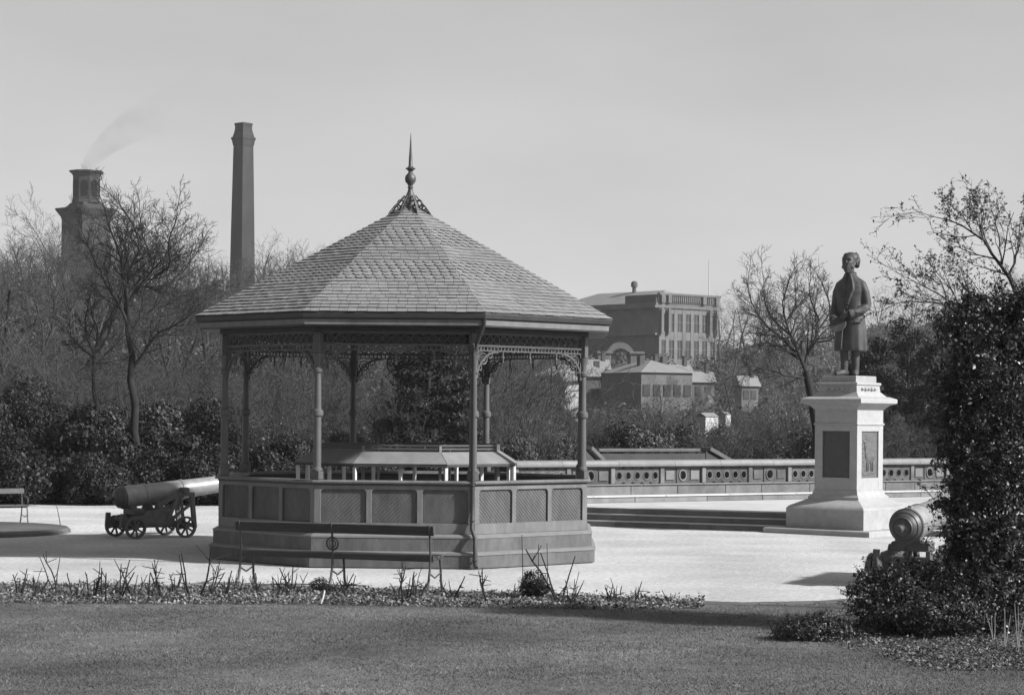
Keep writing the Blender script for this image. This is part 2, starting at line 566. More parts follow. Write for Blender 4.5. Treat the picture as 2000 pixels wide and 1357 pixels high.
def front_edge(px):
    """pixel row of the gravel's near edge"""
    xs = [-400, 0, 300, 600, 900, 1200, 1450, 1600, 1750, 1900, 2400]
    ys = [1136, 1140, 1143, 1147, 1156, 1167, 1176, 1173, 1162, 1140, 1075]
    return float(np.interp(px, xs, ys))
def lawn_edge(px):
    xs = [-400, 0, 300, 600, 900, 1200, 1350, 1450, 1600, 2400]
    ys = [1181, 1181, 1182, 1183, 1188, 1193, 1191, 1184, 1180, 1180]
    return float(np.interp(px, xs, ys))

xs = list(range(-700, 2500, 50))
gv = [ground(x, front_edge(x)) for x in xs]
pts = [(p.x, p.y) for p in gv] + [(30, 60), (-34, 60)]
sheet('gravel_path', pts, 0.004, M_GRAVEL)
bd = [ground(x, front_edge(x)) for x in range(-700, 1400, 50)]
le = [ground(x, lawn_edge(x)) for x in range(-700, 1400, 50)]
sheet('flower_bed', [(p.x, p.y) for p in bd] + [(p.x, p.y) for p in reversed(le)], 0.008, M_SOIL)
# the lawn: a gently uneven sheet in front of the bed, right up to past the camera
lp = [ground(x, max(lawn_edge(x), front_edge(x) + 1)) for x in range(-700, 2500, 50)]
sheet('lawn', [(p.x, p.y) for p in lp] + [(20, -20), (-20, -20)], 0.012, M_GRASS)

# short mown blades over the part of the lawn in view
rng = np.random.default_rng(11)
def lawn_front_Y(X, Y):
    return None
nb = 260000
Yb = rng.uniform(18.3, 29.5, nb) ** 1.0
Xb = rng.uniform(-0.245, 0.245, nb) * Yb
px_ = 1000 + Xb / Yb * F
py_ = YH + 2.4 * F / Yb + (px_ - 1000) * SR
edge = np.maximum(np.interp(px_, range(-700, 2500, 50), [lawn_edge(x) for x in range(-700, 2500, 50)]),
                  np.interp(px_, range(-700, 2500, 50), [front_edge(x) + 1 for x in range(-700, 2500, 50)]))
ragged = 4 * np.sin(Xb * 9) + 3 * np.sin(Xb * 23 + 1)
keep = py_ > edge - 1 + ragged * .4
Xb, Yb = Xb[keep], Yb[keep]
nb = len(Xb)
patch = np.sin(Xb * 1.3 + Yb * .7) * np.sin(Yb * 1.9 - Xb * .4)
hh = rng.uniform(0.006, 0.018, nb) * (1 + .3 * patch)
aa = rng.uniform(0, 2 * np.pi, nb); wd = rng.uniform(0.003, 0.006, nb)
lx, ly = rng.normal(0, .014, nb), rng.normal(0, .014, nb)
b0 = np.stack([Xb - np.cos(aa) * wd, Yb - np.sin(aa) * wd, np.full(nb, .01)], 1)
b1 = np.stack([Xb + np.cos(aa) * wd, Yb + np.sin(aa) * wd, np.full(nb, .01)], 1)
b2 = np.stack([Xb + lx, Yb + ly, .012 + hh], 1)
o = mesh_np('grass', np.stack([b0, b1, b2], 1).reshape(-1, 3), np.arange(3 * nb).reshape(nb, 3), M_BLADE)
tag(o, 'short mown grass of the lawn in the foreground', 'grass', kind='stuff')

# grass island by the left bench
isl = []
for k in range(40):
    a = 2 * PI * k / 40
    p = ground(0 + 0, 1042)
    isl.append((p.x - 1.3 + 2.55 * math.cos(a), p.y + 0.4 + 2.5 * math.sin(a)))
mb = MB()
mb.loft([[(x, y, 0.0) for x, y in isl], [(x, y, 0.06) for x, y in isl],
         [(p[0] * .98 + isl[0][0] * .0 + .02 * (sum(q[0] for q in isl) / 40), p[1] * .98 + .02 * (sum(q[1] for q in isl) / 40), 0.10) for p in isl]])
o = mb.build('grass_island', M_GRASS); tag(o, kind='structure')

# ---------------------------------------------------------------- hillside beyond
def hill_z(X, Y):
    px = 1000 + X / max(Y, 1) * F
    left = np.interp(px, [-600, 0, 250, 450, 700, 1000, 1150], [12, 10.5, 11, 10, 9, 4, 0])
    near = left * (1 / (1 + math.exp(-(Y - 118) / 17))) if Y > 58 else 0
    crest = np.interp(px, [-600, 0, 400, 800, 1100, 1300, 1500, 1700, 1900, 2600], [24, 25, 24, 24, 17, 15, 15, 18, 21, 24])
    far = crest * (1 / (1 + math.exp(-(Y - 350) / 28)))
    f0 = crest * (1 / (1 + math.exp(-(58 - 350) / 28)))
    return max(near, far - f0) - .25
ny, nx = 70, 60
V = []
for j in range(ny):
    Y = 60 * (560 / 60) ** (j / (ny - 1))
    for i in range(nx):
        t = -0.42 + .84 * i / (nx - 1)
        X = t * Y
        z = hill_z(X, Y) + (0.25 * math.sin(X * .21) * math.sin(Y * .13)) * min(1, max(0, (Y - 70) / 60))
        V.append((X, Y, z))
Fq = [(j * nx + i, j * nx + i + 1, (j + 1) * nx + i + 1, (j + 1) * nx + i) for j in range(ny - 1) for i in range(nx - 1)]
o = mesh_np('hill', V, np.array(Fq), M_HILL, None, True); tag(o, kind='structure')
def gz(X, Y):
    return max(0.0, hill_z(X, Y)) if Y > 60 else 0.0
# ---------------------------------------------------------------- bandstand
BX, BY = -1.7384, 37.5038
PH = -0.4156
bs = thing('bandstand', 'octagonal cast iron bandstand with a slate roof and tall finial on the gravel', 'bandstand', (BX, BY, 0))
def ov(k, r, z=None):
    a = PH + (k - 1) * PI / 4
    p = (r * math.sin(a), -r * math.cos(a))
    return p if z is None else (p[0], p[1], z)
def octa(r): return [ov(k, r) for k in range(8)]
def octring(mb, prof):
    """prof list of (radius, z) - closed solid rings, octagonal"""
    mb.loft([[ov(k, r, z) for k in range(8)] for r, z in prof], cap=False)
def octsweep(mb, prof):
    """closed profile loop (radius,z) revolved in eight flat faces"""
    rings = [[ov(k, r, z) for k in range(8)] for r, z in prof]
    rings.append(rings[0])
    mb.loft(rings, cap=False)

def clip(poly, A, B, C):   # keep A x + B y + C >= 0
    out = []
    for i in range(len(poly)):
        p, q = poly[i], poly[(i + 1) % len(poly)]
        dp, dq = A * p[0] + B * p[1] + C, A * q[0] + B * q[1] + C
        if dp >= 0: out.append(p)
        if (dp >= 0) != (dq >= 0):
            t = dp / (dp - dq); out.append((p[0] + t * (q[0] - p[0]), p[1] + t * (q[1] - p[1])))
    return out

# base: two plinth courses, their ledges, the floor
mb = MB(); octsweep(mb, [(0.3, .02), (3.40, .02), (3.40, .215), (0.3, .215)]); octsweep(mb, [(2.8, .27), (3.345, .27), (3.345, .475), (2.8, .475)])
mb.build('plinth', M_PLINTH, bs)
mb = MB(); octsweep(mb, [(3.0, .216), (3.415, .216), (3.415, .25), (3.36, .272), (3.0, .272)])
octsweep(mb, [(3.0, .476), (3.355, .476), (3.355, .50), (3.29, .535), (3.0, .535)])
mb.build('ledge', M_NOSE, bs)
mb = MB(); mb.loft([octa_ for octa_ in ([ov(k, 3.05, .50) for k in range(8)], [ov(k, 3.05, .56) for k in range(8)])])
mb.build('floor', M_FLOOR, bs)

# parapet: per face a panelled wall of rails and stiles with three round-shouldered panels
RW = 3.25
ap = math.cos(PI / 8)
def face_frame(k, r):
    a, b = Vector(ov(k, r, 0)), Vector(ov(k + 1, r, 0))
    ux = (b - a).normalized(); c = (a + b) / 2
    n = Vector((c.x, c.y, 0)).normalized()
    return c, ux, n, (b - a).length
Z0, Z1 = .536, 1.285
for k in range(8):
    c, ux, n, W = face_frame(k, RW)
    uz = Vector((0, 0, 1))
    # diagonal boarding behind the frame
    mb = MB()
    az_ = math.atan2(ux.y, ux.x)
    mb.box(tuple(c - n * .056 + uz * ((Z0 + Z1) / 2)), (W - .1, .02, Z1 - Z0 - .002), az_)
    x0b, x1b, z0b, z1b = -W / 2 + .08, W / 2 - .08, .68, 1.245
    sg = 1 if k in (0, 1, 4, 5) else -1
    bwd = .046
    t_ = -3.0
    while t_ < 3.0:
        poly = [(x0b, z0b), (x1b, z0b), (x1b, z1b), (x0b, z1b)]
        # strip t_ <= (x - sg*z)/sqrt2 <= t_+bwd
        q_ = .70710678
        poly = clip(poly, q_, -sg * q_, -t_)
        if poly: poly = clip(poly, -q_, sg * q_, t_ + bwd - .007)
        if len(poly) >= 3: mb.prism(poly, c - n * .036, ux, uz, .018)
        t_ += bwd
    mb.build('boarding', M_PANEL, bs)
    # frame: a board with three openings, assembled from rails, stiles and shoulder pieces
    mb = MB()
    def pc(x0, x1, z0, z1, d=.03, off=-.006):
        mb.box(tuple(c + ux * ((x0 + x1) / 2) + n * off + uz * ((z0 + z1) / 2)), (x1 - x0, d, z1 - z0), math.atan2(ux.y, ux.x), ch=.004)
    zt, zb = 1.222, .70
    pc(-W / 2, W / 2, zt, Z1); pc(-W / 2, W / 2, Z0, zb)
    mg, st = .10, .085
    pw = (W - 2 * mg - 2 * st) / 3
    xs_ = [-W / 2 + mg + i * (pw + st) for i in range(3)]
    pc(-W / 2 - .004, -W / 2 + mg, zb, zt); pc(W / 2 - mg, W / 2 + .004, zb, zt)
    for i in range(2): pc(xs_[i] + pw, xs_[i + 1], zb, zt)
    rr = .055
    for x in xs_:
        for sgn, xc in ((1, x), (-1, x + pw)):
            poly = [(xc, zt)]
            for q in range(7):
                a = PI / 2 * q / 6
                poly.append((xc + sgn * (rr - rr * math.sin(a)), zt - rr + rr * math.cos(a)) if False else (xc + sgn * rr * (1 - math.sin(a)), zt - rr * (1 - math.cos(a))))
            mb.prism(poly, c + n * -.007, ux, uz, .027)
    mb.build('panel_frame', M_PAINT, bs)
# hand rail and bed mould
mb = MB(); octsweep(mb, [(3.10, 1.286), (3.27, 1.286), (3.27, 1.315), (3.10, 1.315)])
mb.build('bed_mould', M_DKPAINT, bs)
mb = MB(); octsweep(mb, [(3.06, 1.316), (3.315, 1.316), (3.325, 1.34), (3.30, 1.362), (3.08, 1.362)])
mb.build('handrail', M_PAINT, bs)

# columns: base block, ringed shaft, capital; bracket scrolls; downpipe
RC = 3.17
cols = []
for k in range(8):
    x, y = ov(k, RC)
    mb = MB()
    a0 = PH + (k - 1) * PI / 4
    mb.box((x, y, 1.362 + .07), (.15, .15, .14), a0, ch=.012)
    mb.lathe([(.085, 1.50), (.085, 1.53), (.062, 1.56), (.058, 2.34), (.085, 2.36), (.09, 2.40), (.085, 2.44),
              (.056, 2.47), (.05, 3.02), (.075, 3.04), (.078, 3.08), (.05, 3.11), (.055, 3.2), (.085, 3.30), (.09, 3.33)], 16, (x, y, 0))
    mb.box((x, y, 3.50), (.13, .13, .34), a0, ch=.01)
    mb.build('column', M_COLUMN, bs, smooth=35)

RF = 3.17
for k in range(8):
    c, ux, n, W = face_frame(k, RF)
    uz = Vector((0, 0, 1))
    # frieze: two thin rails with a row of cast rings and a toothed edge between
    mb = MB()
    az = math.atan2(ux.y, ux.x)
    mb.box(tuple(c + uz * 3.655), (W - .13, .05, .03), az)
    mb.box(tuple(c + uz * 3.475), (W - .13, .05, .035), az)
    mb.box(tuple(c + uz * 3.395), (W - .13, .035, .02), az)
    nr = 15
    for i in range(nr):
        xx = -W / 2 + .12 + (W - .24) * (i + .5) / nr
        mb.torus(c + ux * xx + uz * 3.567, ux, uz, .062, .012, 14, 5)
        mb.torus(c + ux * xx + uz * 3.567, ux, uz, .026, .009, 10, 4)
    for i in range(30):
        xx = -W / 2 + .1 + (W - .2) * (i + .5) / 30
        mb.bar(c + ux * xx + uz * 3.405, c + ux * xx + uz * 3.46, .02, .016, up=n)
    mb.build('frieze', M_CAST, bs)
    # pendants
    for i in (-1, 0, 1):
        xx = i * (W / 4.1)
        mb = MB()
        Mq = tuple(c + ux * xx)
        mb.lathe([(.006, 3.20), (.022, 3.235), (.014, 3.26), (.028, 3.29), (.012, 3.32), (.02, 3.384)], 8, (Mq[0], Mq[1], 0))
        mb.build('pendant', M_CAST, bs, smooth=40)
    # corner brackets of cast scrollwork
    for sgn in (-1, 1):
        mb = MB()
        o_ = c + ux * (sgn * (W / 2 - .06)) + uz * 3.384
        d = ux * -sgn
        bw_, bh = .46, .42
        arc = []
        for q in range(13):
            a = PI / 2 * q / 12
            arc.append((bw_ * (1 - math.cos(a)) * 1.0, -bh * (1 - math.sin(a))))
        # arc runs from the column foot (0,-bh) to the beam (bw,0)
        for q in range(12):
            p0 = o_ + d * arc[q][0] + uz * arc[q][1]; p1 = o_ + d * arc[q + 1][0] + uz * arc[q + 1][1]
            mb.bar(p0, p1, .035, .03, up=uz)
        mb.bar(o_ + d * .012 - uz * bh, o_ + d * .012, .03, .02, up=d)
        mb.torus(o_ + d * .135 - uz * .115, ux, uz, .085, .014, 18, 5)
        mb.torus(o_ + d * .135 - uz * .115, ux, uz, .04, .012, 12, 5)
        mb.torus(o_ + d * .065 - uz * .255, ux, uz, .042, .011, 12, 5)
        mb.torus(o_ + d * .285 - uz * .06, ux, uz, .045, .011, 12, 5)
        mb.build('bracket', M_CAST, bs)

# soffit, beam, fascia, gutter
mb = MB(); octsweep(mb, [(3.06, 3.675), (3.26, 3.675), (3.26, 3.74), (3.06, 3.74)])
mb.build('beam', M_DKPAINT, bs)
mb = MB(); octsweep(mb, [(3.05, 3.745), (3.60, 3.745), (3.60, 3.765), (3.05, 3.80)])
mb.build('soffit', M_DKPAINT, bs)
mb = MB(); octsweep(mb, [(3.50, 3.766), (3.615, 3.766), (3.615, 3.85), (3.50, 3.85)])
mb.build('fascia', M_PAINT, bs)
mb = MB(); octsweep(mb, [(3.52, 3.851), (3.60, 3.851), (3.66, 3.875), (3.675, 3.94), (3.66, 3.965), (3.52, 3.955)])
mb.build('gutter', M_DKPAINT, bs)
# downpipe at one corner column, in elbows from the gutter to the ground
mb = MB()
kk = 2
pth = [ov(kk, 3.62, 3.87), ov(kk, 3.60, 3.78), ov(kk, 3.42, 3.62), ov(kk, 3.30, 3.50), ov(kk, 3.30, 3.40)]
mb.tube(pth, .035, 10)
xx, yy = ov(kk, 3.30)
mb.tube([(xx - .045, yy - .0, 3.40), (xx - .045, yy, 1.0)], .033, 10)
mb.tube([ov(kk, 3.30, 3.42), (xx - .045, yy, 3.36)], .034, 10)
xp, yp = ov(kk, 3.445)
mb.tube([(xx - .045, yy, 1.02), (xx - .05, yy - .04, .62), (xp - .05, yp - .02, .48), (xp - .05, yp - .02, .10), (xp - .03, yp - .09, .04)], .033, 10)
for z in (1.30, .75, .15): mb.torus((xx - .047 if z > .6 else xp - .05, yy - (.0 if z > 1 else .03) if z > .6 else yp - .02, z), (1, 0, 0), (0, 1, 0), .036, .012, 12, 5)
mb.build('downpipe', M_DKPAINT, bs, smooth=40)

# roof: deck and individually laid slates in plain and pointed bands
HE, HA, RE = 3.965, 5.93, 3.66
mb = MB()
base = [ov(k, RE - .02, HE - .012) for k in range(8)]
mb.add(base + [(0, 0, HA - .03)], [(k, (k + 1) % 8, 8) for k in range(8)] + [tuple(range(7, -1, -1))])
mb.build('roof_deck', M_DECK, bs)
mb = MB()
rnd = random.Random(5)
NC = 35
for k in range(8):
    c, ux, n, W = face_frame(k, RE)
    apo = RE * ap
    e0 = c + Vector((0, 0, HE)); top = Vector((0, 0, HA))
    us = (top - e0); L = us.length; us.normalize()
    un = ux.cross(us)
    if un.z < 0: un = -un
    hw = W / 2
    ch = L / NC
    tw = .155
    for i in range(NC):
        s0 = i * ch - (.02 if i == 0 else .0)
        s1 = s0 + ch * 1.25
        fancy = (10 <= i <= 15) or (21 <= i <= 26)
        if i >= NC - 1: s1 = L
        wmax = hw * (1 - s0 / L)
        x = -wmax - tw * (0.5 if i % 2 else 1.0) - tw * rnd.random() * .15
        while x < wmax:
            w_ = tw * (1 if fancy else rnd.uniform(.88, 1.1))
            g = .003
            x0, x1 = x + g, x + w_ - g
            j = rnd.uniform(-.006, .006) if not fancy else rnd.uniform(-.003, .003)
            if fancy:
                cutp = ch * .46
                poly = [(x0, s0 + cutp + j), (x0 + w_ * .26, s0 + j), (x1 - w_ * .26, s0 + j), (x1, s0 + cutp + j), (x1, s1), (x0, s1)]
            else:
                poly = [(x0, s0 + j), (x1, s0 + j), (x1, s1), (x0, s1)]
            # the hips
            poly = clip(poly, -L, -hw, hw * L); 
            if poly: poly = clip(poly, L, -hw, hw * L)
            if len(poly) >= 3:
                lift = rnd.uniform(.014, .021)
                vs_ = []
                for (a, b) in poly:
                    t = (b - s0) / (s1 - s0)
                    vs_.append(tuple(e0 + ux * a + us * b + un * (lift * (1 - t) + .003)))
                nn = len(vs_)
                lo = [tuple(Vector(p) - un * .007) for p in vs_]
                mb.add(vs_ + lo, [tuple(range(nn))] + [(q, q + nn, (q + 1) % nn + nn, (q + 1) % nn) for q in range(nn)])
            x += w_
mb.build('slate_roof', M_SLATE, bs)
# finial: crown of scrolls, ball, collar, spike
fin = MB()
fin.lathe([(.17, 5.86), (.15, 5.93), (.12, 5.99), (.085, 6.06), (.05, 6.14), (.036, 6.19), (.05, 6.22), (.035, 6.24), (.05, 6.27), (.085, 6.31), (.095, 6.36), (.085, 6.41), (.05, 6.45), (.033, 6.48),
           (.045, 6.50), (.08, 6.525), (.085, 6.54), (.05, 6.555), (.035, 6.58), (.03, 6.7), (.016, 6.93), (.004, 7.13)], 14)
fo = fin.build('finial', M_IRON, bs, smooth=45)
for k in range(8):
    a = PH + (k - 1) * PI / 4
    d = Vector((math.sin(a), -math.cos(a), 0)); uz = Vector((0, 0, 1))
    mb = MB()
    sl = (HA - HE) / RE
    def hp(r, dz): return d * r + uz * (HA - sl * r + dz)
    mb.torus(hp(.17, .11), d, uz, .05, .013, 14, 5)
    mb.torus(hp(.255, .075), d, uz, .036, .011, 12, 5)
    mb.torus(hp(.32, .045), d, uz, .022, .009, 10, 4)
    mb.tube([hp(.10, .20), hp(.2, .145), hp(.29, .10), hp(.36, .05), hp(.385, .02)], .012, 5)
    mb.tube([hp(.06, .03), hp(.38, .03)], .013, 5)
    mb.build('scroll', M_IRON, fo)

# ---------------------------------------------------------------- music desk inside
md = thing('music_desk', 'ring shaped sloping music desk on white legs inside the bandstand', 'music desk', (BX, BY, .56))
def mv(k, r, z): 
    p = ov(k, r); return (p[0], p[1], z)
for k in range(8):
    mb = MB()
    q = .985
    A = [Vector(mv(k, 1.98, 1.035)), Vector(mv(k + 1, 1.98, 1.035)), Vector(mv(k + 1, 1.66, 1.225)), Vector(mv(k, 1.66, 1.225))]
    cc = sum(A, Vector()) / 4
    A = [cc + (p - cc) * .993 for p in A]
    nn = (A[1] - A[0]).cross(A[2] - A[0]).normalized()
    mb.add([tuple(p) for p in A] + [tuple(p - nn * .03 * (1 if nn.z > 0 else -1)) for p in A],
           [(0, 1, 2, 3), (7, 6, 5, 4), (0, 4, 5, 1), (1, 5, 6, 2), (2, 6, 7, 3), (3, 7, 4, 0)])
    mb.build('desk_board', M_DESK, md)
mb = MB()
octsweep(mb, [(1.93, .985), (1.97, .985), (1.97, 1.015), (1.93, 1.015)])
mb.build('lip_rail', M_DKPAINT, md)
for z in (1.255, 1.31):
    mb = MB(); octsweep(mb, [(1.615, z), (1.65, z), (1.65, z + .03), (1.615, z + .03)])
    mb.build('top_slat', M_WOOD, md)
for k in range(8):
    for fr, rr_ in ((.0, 1.92), (.5, 1.84)):
        mb = MB()
        x0, y0 = ov(k, rr_); x1, y1 = ov(k + 1, rr_)
        x, y = x0 + (x1 - x0) * fr, y0 + (y1 - y0) * fr
        if fr == .5:
            x, y = x0 * .5 + x1 * .5, y0 * .5 + y1 * .5
        mb.box((x, y, .49), (.055, .055, .98), PH + (k - 1) * PI / 4, ch=.006)
        mb.build('leg', M_POST, md)
    mb = MB()
    x, y = ov(k, 1.63); mb.box((x, y, .66), (.04, .04, 1.32), PH + (k - 1) * PI / 4)
    mb.build('strut', M_DESK, md)
# ---------------------------------------------------------------- terrace steps and floor
TA, TB = Vector((1.72, 48.1)), Vector((7.6, 45.45))
td = (TB - TA).normalized(); tn = Vector((-td.y, td.x))          # tn points up the flight, away from the camera
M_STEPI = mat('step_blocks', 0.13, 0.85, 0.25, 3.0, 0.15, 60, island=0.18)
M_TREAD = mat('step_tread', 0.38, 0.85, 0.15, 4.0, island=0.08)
rnd = random.Random(3)
p_start, p_end = TA - td * 4.0, TA + td * 17.0
tang = math.atan2(td.y, td.x)
mbr, mbt = MB(), MB()
for i in range(3):
    x = -4.0 + (0.3 * i)
    while x < 16:
        L = rnd.uniform(1.3, 1.9)
        c = TA + td * (x + L / 2) + tn * (.17 + .30 * i)
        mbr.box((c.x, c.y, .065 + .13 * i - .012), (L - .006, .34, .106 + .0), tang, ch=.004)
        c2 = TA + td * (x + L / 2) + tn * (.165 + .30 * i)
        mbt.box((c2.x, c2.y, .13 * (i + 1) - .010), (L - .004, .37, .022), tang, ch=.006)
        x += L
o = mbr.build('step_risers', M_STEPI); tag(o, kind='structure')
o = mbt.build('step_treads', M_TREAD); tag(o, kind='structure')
WA = Vector((1.85, 51.8)); wd_ = Vector((9.75, 6.7)).normalized(); wn = Vector((wd_.y, -wd_.x))  # wn faces the camera
TFL = mat('terrace_floor_stone', 0.38, 0.9, 0.12, 3.0, 0.2, 60, blotch=(0.5, .12))
mb = MB()
a = TA + tn * .62 - td * 2.6; b = TA + tn * .62 + td * 16
cW = WA + wd_ * 16; dW = WA - wd_ * 2.4
mb.loft([[(a.x, a.y, 0), (b.x, b.y, 0), (cW.x, cW.y, 0), (dW.x, dW.y, 0)], [(a.x, a.y, .376), (b.x, b.y, .376), (cW.x, cW.y, .376), (dW.x, dW.y, .376)]])
o = mb.build('terrace_floor', TFL); tag(o, kind='structure')

# ---------------------------------------------------------------- pierced parapet wall
pw_ = thing('parapet_wall', 'long low stone parapet with pierced round holes at the back of the terrace', 'wall', (WA.x, WA.y, .376), math.atan2(wd_.y, wd_.x))
# local frame: x along the wall, -y towards the camera
pw_.scale = (1, 1, 1.12)
XL0, XL1 = -2.2, 15.5
def blocks(mb, x0, x1, y, th, z0, z1, lo, hi, ch=.01):
    x = x0
    while x < x1 - .2:
        L = min(rnd.uniform(lo, hi), x1 - x)
        mb.box((x + L / 2, y, (z0 + z1) / 2), (L - .008, th, z1 - z0), 0, ch=ch); x += L
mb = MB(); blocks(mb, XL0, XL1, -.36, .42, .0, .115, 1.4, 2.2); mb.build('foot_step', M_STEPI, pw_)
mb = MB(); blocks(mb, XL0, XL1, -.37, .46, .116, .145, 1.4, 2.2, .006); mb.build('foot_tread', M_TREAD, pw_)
mb = MB(); blocks(mb, XL0, XL1, .05, .34, .0, .34, 1.0, 1.7); mb.build('plinth_course', mat('wall_blocks', .11, .9, .3, 3, .2, 40, island=.2), pw_)
mb = MB(); blocks(mb, XL0, XL1, .03, .38, .342, .372, 1.6, 2.4, .006); mb.build('string_course', M_COPING, pw_)
def holed(mb, x0, w, z0, z1, r, y0, y1):
    """a square of wall pierced by a round hole"""
    cx, cz = x0 + w / 2, (z0 + z1) / 2; n = 16
    sq, ci = [], []
    for k in range(n):
        a = 2 * PI * k / n + PI / 4 / 4 * 0
        c, s = math.cos(a), math.sin(a)
        m = max(abs(c) / (w / 2), abs(s) / ((z1 - z0) / 2))
        sq.append((cx + c / m, cz + s / m)); ci.append((cx + c * r, cz + s * r))
    vs = [(x, y0, z) for x, z in sq] + [(x, y0, z) for x, z in ci] + [(x, y1, z) for x, z in sq] + [(x, y1, z) for x, z in ci]
    fs = []
    for k in range(n):
        j = (k + 1) % n
        fs += [(k, j, n + j, n + k), (2 * n + k, 3 * n + k, 3 * n + j, 2 * n + j), (n + k, n + j, 3 * n + j, 3 * n + k)]
    mb.add(vs, fs)
x = XL0; bay = 0
zz0, zz1 = .374, .715
while x < XL1 - .3:
    # pier
    mb = MB(); mb.box((x + .06, .04, (zz0 + zz1) / 2), (.12, .24, zz1 - zz0), 0, ch=.008)
    mb.build('pier', M_COPING if bay % 2 == 0 else M_WALL, pw_)
    x += .121
    nh = 5 if bay % 2 == 0 else 3
    mb = MB(); rg = MB()
    for h in range(nh):
        if bay % 2 == 0:
            holed(mb, x, .27, zz0, zz1, .075, -.04, .12)
            rg.torus((x + .135, -.042, (zz0 + zz1) / 2), (1, 0, 0), (0, 0, 1), .086, .014, 18, 5)
            x += .27
        else:
            if h == 1:
                holed(mb, x, .36, zz0, zz1, .095, -.04, .12)
                rg.torus((x + .18, -.045, (zz0 + zz1) / 2), (1, 0, 0), (0, 0, 1), .112, .022, 18, 5)
                x += .36
            else:
                mb.box((x + .2, .05, (zz0 + zz1) / 2), (.40, .14, zz1 - zz0)); 
                rg.box((x + .2, -.03, (zz0 + zz1) / 2), (.26, .03, .2), 0, ch=.01); x += .40
    mb.build('pierced_panel', mat('panel_stone%d' % (bay % 3), (.062, .05, .07)[bay % 3], .9, .35, 4, .2, 40), pw_)
    rg.build('moulding', M_COPING if bay % 3 == 0 else M_WALL, pw_)
    bay += 1
mb = MB()
x = XL0
while x < XL1 - .2:
    L = min(rnd.uniform(1.1, 1.7), XL1 - x)
    ring = lambda xx: [(xx, -.16, .745), (xx, -.17, .79), (xx, -.12, .85), (xx, .02, .875), (xx, .16, .85), (xx, .2, .79), (xx, .19, .745)]
    mb.loft([ring(x + .004), ring(x + L - .004)]); x += L
mb.build('coping', mat('coping_blocks', .17, .85, .2, 3, .2, 50, island=.15), pw_, smooth=30)
mb = MB(); mb.box(((XL0 + XL1) / 2, .03, .73), (XL1 - XL0, .28, .026)); mb.build('bed_mould', M_WALL, pw_)

# stair cheeks and a low pale wall seen over the parapet
def cheek(px0, py0, px1, py1, Y, w, label):
    a, b = at(px0, py0, Y), at(px1, py1, Y + .4)
    t = thing('stair_cheek', label, 'stair wall', (a.x, a.y, 0), 0, 'stone stair cheeks beyond the parapet')
    mb = MB(); la = Vector((0, 0, a.z)); lb = Vector((b.x - a.x, .4, b.z))
    mb.bar(la, lb, .5, .12, ch=.015); mb.build('coping', M_FARCOP, t)
    mb = MB()
    mb.loft([[(0, -.2, 0), (lb.x, .2, 0), (lb.x, .2 + .3, 0), (0, .12, 0)], [(0, -.2, a.z - .06), (lb.x, .2, b.z - .06), (lb.x, .5, b.z - .06), (0, .12, a.z - .06)]])
    mb.build('wall', M_FARWALL, t)
cheek(1143, 874, 1168, 899, 60, .3, 'sloping pale stone stair cheek nearest the bandstand, beyond the parapet')
cheek(1378, 876, 1420, 900, 64, .3, 'sloping pale stone stair cheek behind the middle of the parapet')
a, b = at(1165, 879, 66), at(1372, 881, 68)
t = thing('retaining_wall', 'low pale stone wall seen over the parapet between the stair cheeks', 'wall', ((a.x + b.x) / 2, 67, 0), math.atan2(b.y - a.y, b.x - a.x))
L = (b - a).length
mb = MB(); mb.box((0, 0, a.z / 2 - .05), (L, .3, a.z - .1), 0, ch=.01); mb.build('wall', M_FARWALL, t)
mb = MB(); mb.box((0, 0, a.z), (L + .1, .42, .1), 0, ch=.02); mb.build('coping', M_FARCOP, t)

# ---------------------------------------------------------------- pedestal
BETA = R(-40.3)
pc_ = at(1657, 1000, 46.2)
PXc, PYc = pc_.x, 46.2
pd = thing('pedestal', 'tall pale granite pedestal with moulded cornice and a plaque on each face', 'pedestal', (PXc, PYc, 0), BETA)
def sqr(h, z): return [(-h, -h, z), (h, -h, z), (h, h, z), (-h, h, z)]
def sq_loft(prof, name, m, parent):
    mb = MB(); mb.loft([sqr(h, z) for h, z in prof]); return mb.build(name, m, parent)
sq_loft([(1.27, .004), (1.27, .10), (1.255, .115)], 'base_slab', M_GRANITE, pd)
sq_loft([(.93, .116), (.93, .52), (.90, .56), (.84, .60)], 'plinth', M_PLINTHG, pd)
sq_loft([(.83, .601), (.64, .70), (.605, .715), (.605, .76), (.585, .78), (.55, .81), (.53, .85), (.522, .90)], 'base_moulding', M_GRANITE, pd)
# shaft with a sunk panel in each face: four corner posts, rails and a core
mb = MB()
H = .51
pz0, pz1, pwd = 1.16, 2.12, .33
mb.box((0, 0, 1.57), (2 * H - .10, 2 * H - .10, 1.338), 0)
for sx_ in (-1, 1):
    for sy_ in (-1, 1):
        mb.box((sx_ * (H - (H - pwd) / 2), sy_ * (H - (H - pwd) / 2), 1.57), (H - pwd, H - pwd, 1.338), 0, ch=.004)
for s in (-1, 1):
    for zc, hh_ in (((.901 + pz0) / 2, pz0 - .901), ((pz1 + 2.239) / 2, 2.239 - pz1)):
        mb.box((0, s * (H - .045), zc), (2 * pwd, .082, hh_), 0)
        mb.box((s * (H - .045), 0, zc), (.082, 2 * pwd, hh_), 0)
mb.build('shaft', M_GRANITE, pd)
sq_loft([(.517, 2.24), (.53, 2.25), (.53, 2.275), (.512, 2.285), (.508, 2.30), (.508, 2.56), (.53, 2.575), (.545, 2.60), (.57, 2.615), (.60, 2.65), (.70, 2.685), (.72, 2.70), (.72, 2.775), (.705, 2.79), (.60, 2.83)], 'cornice', M_GRANITE, pd)
sq_loft([(.56, 2.831), (.53, 2.86), (.475, 2.92), (.46, 2.93), (.45, 3.06)], 'attic', M_GRANITE, pd)
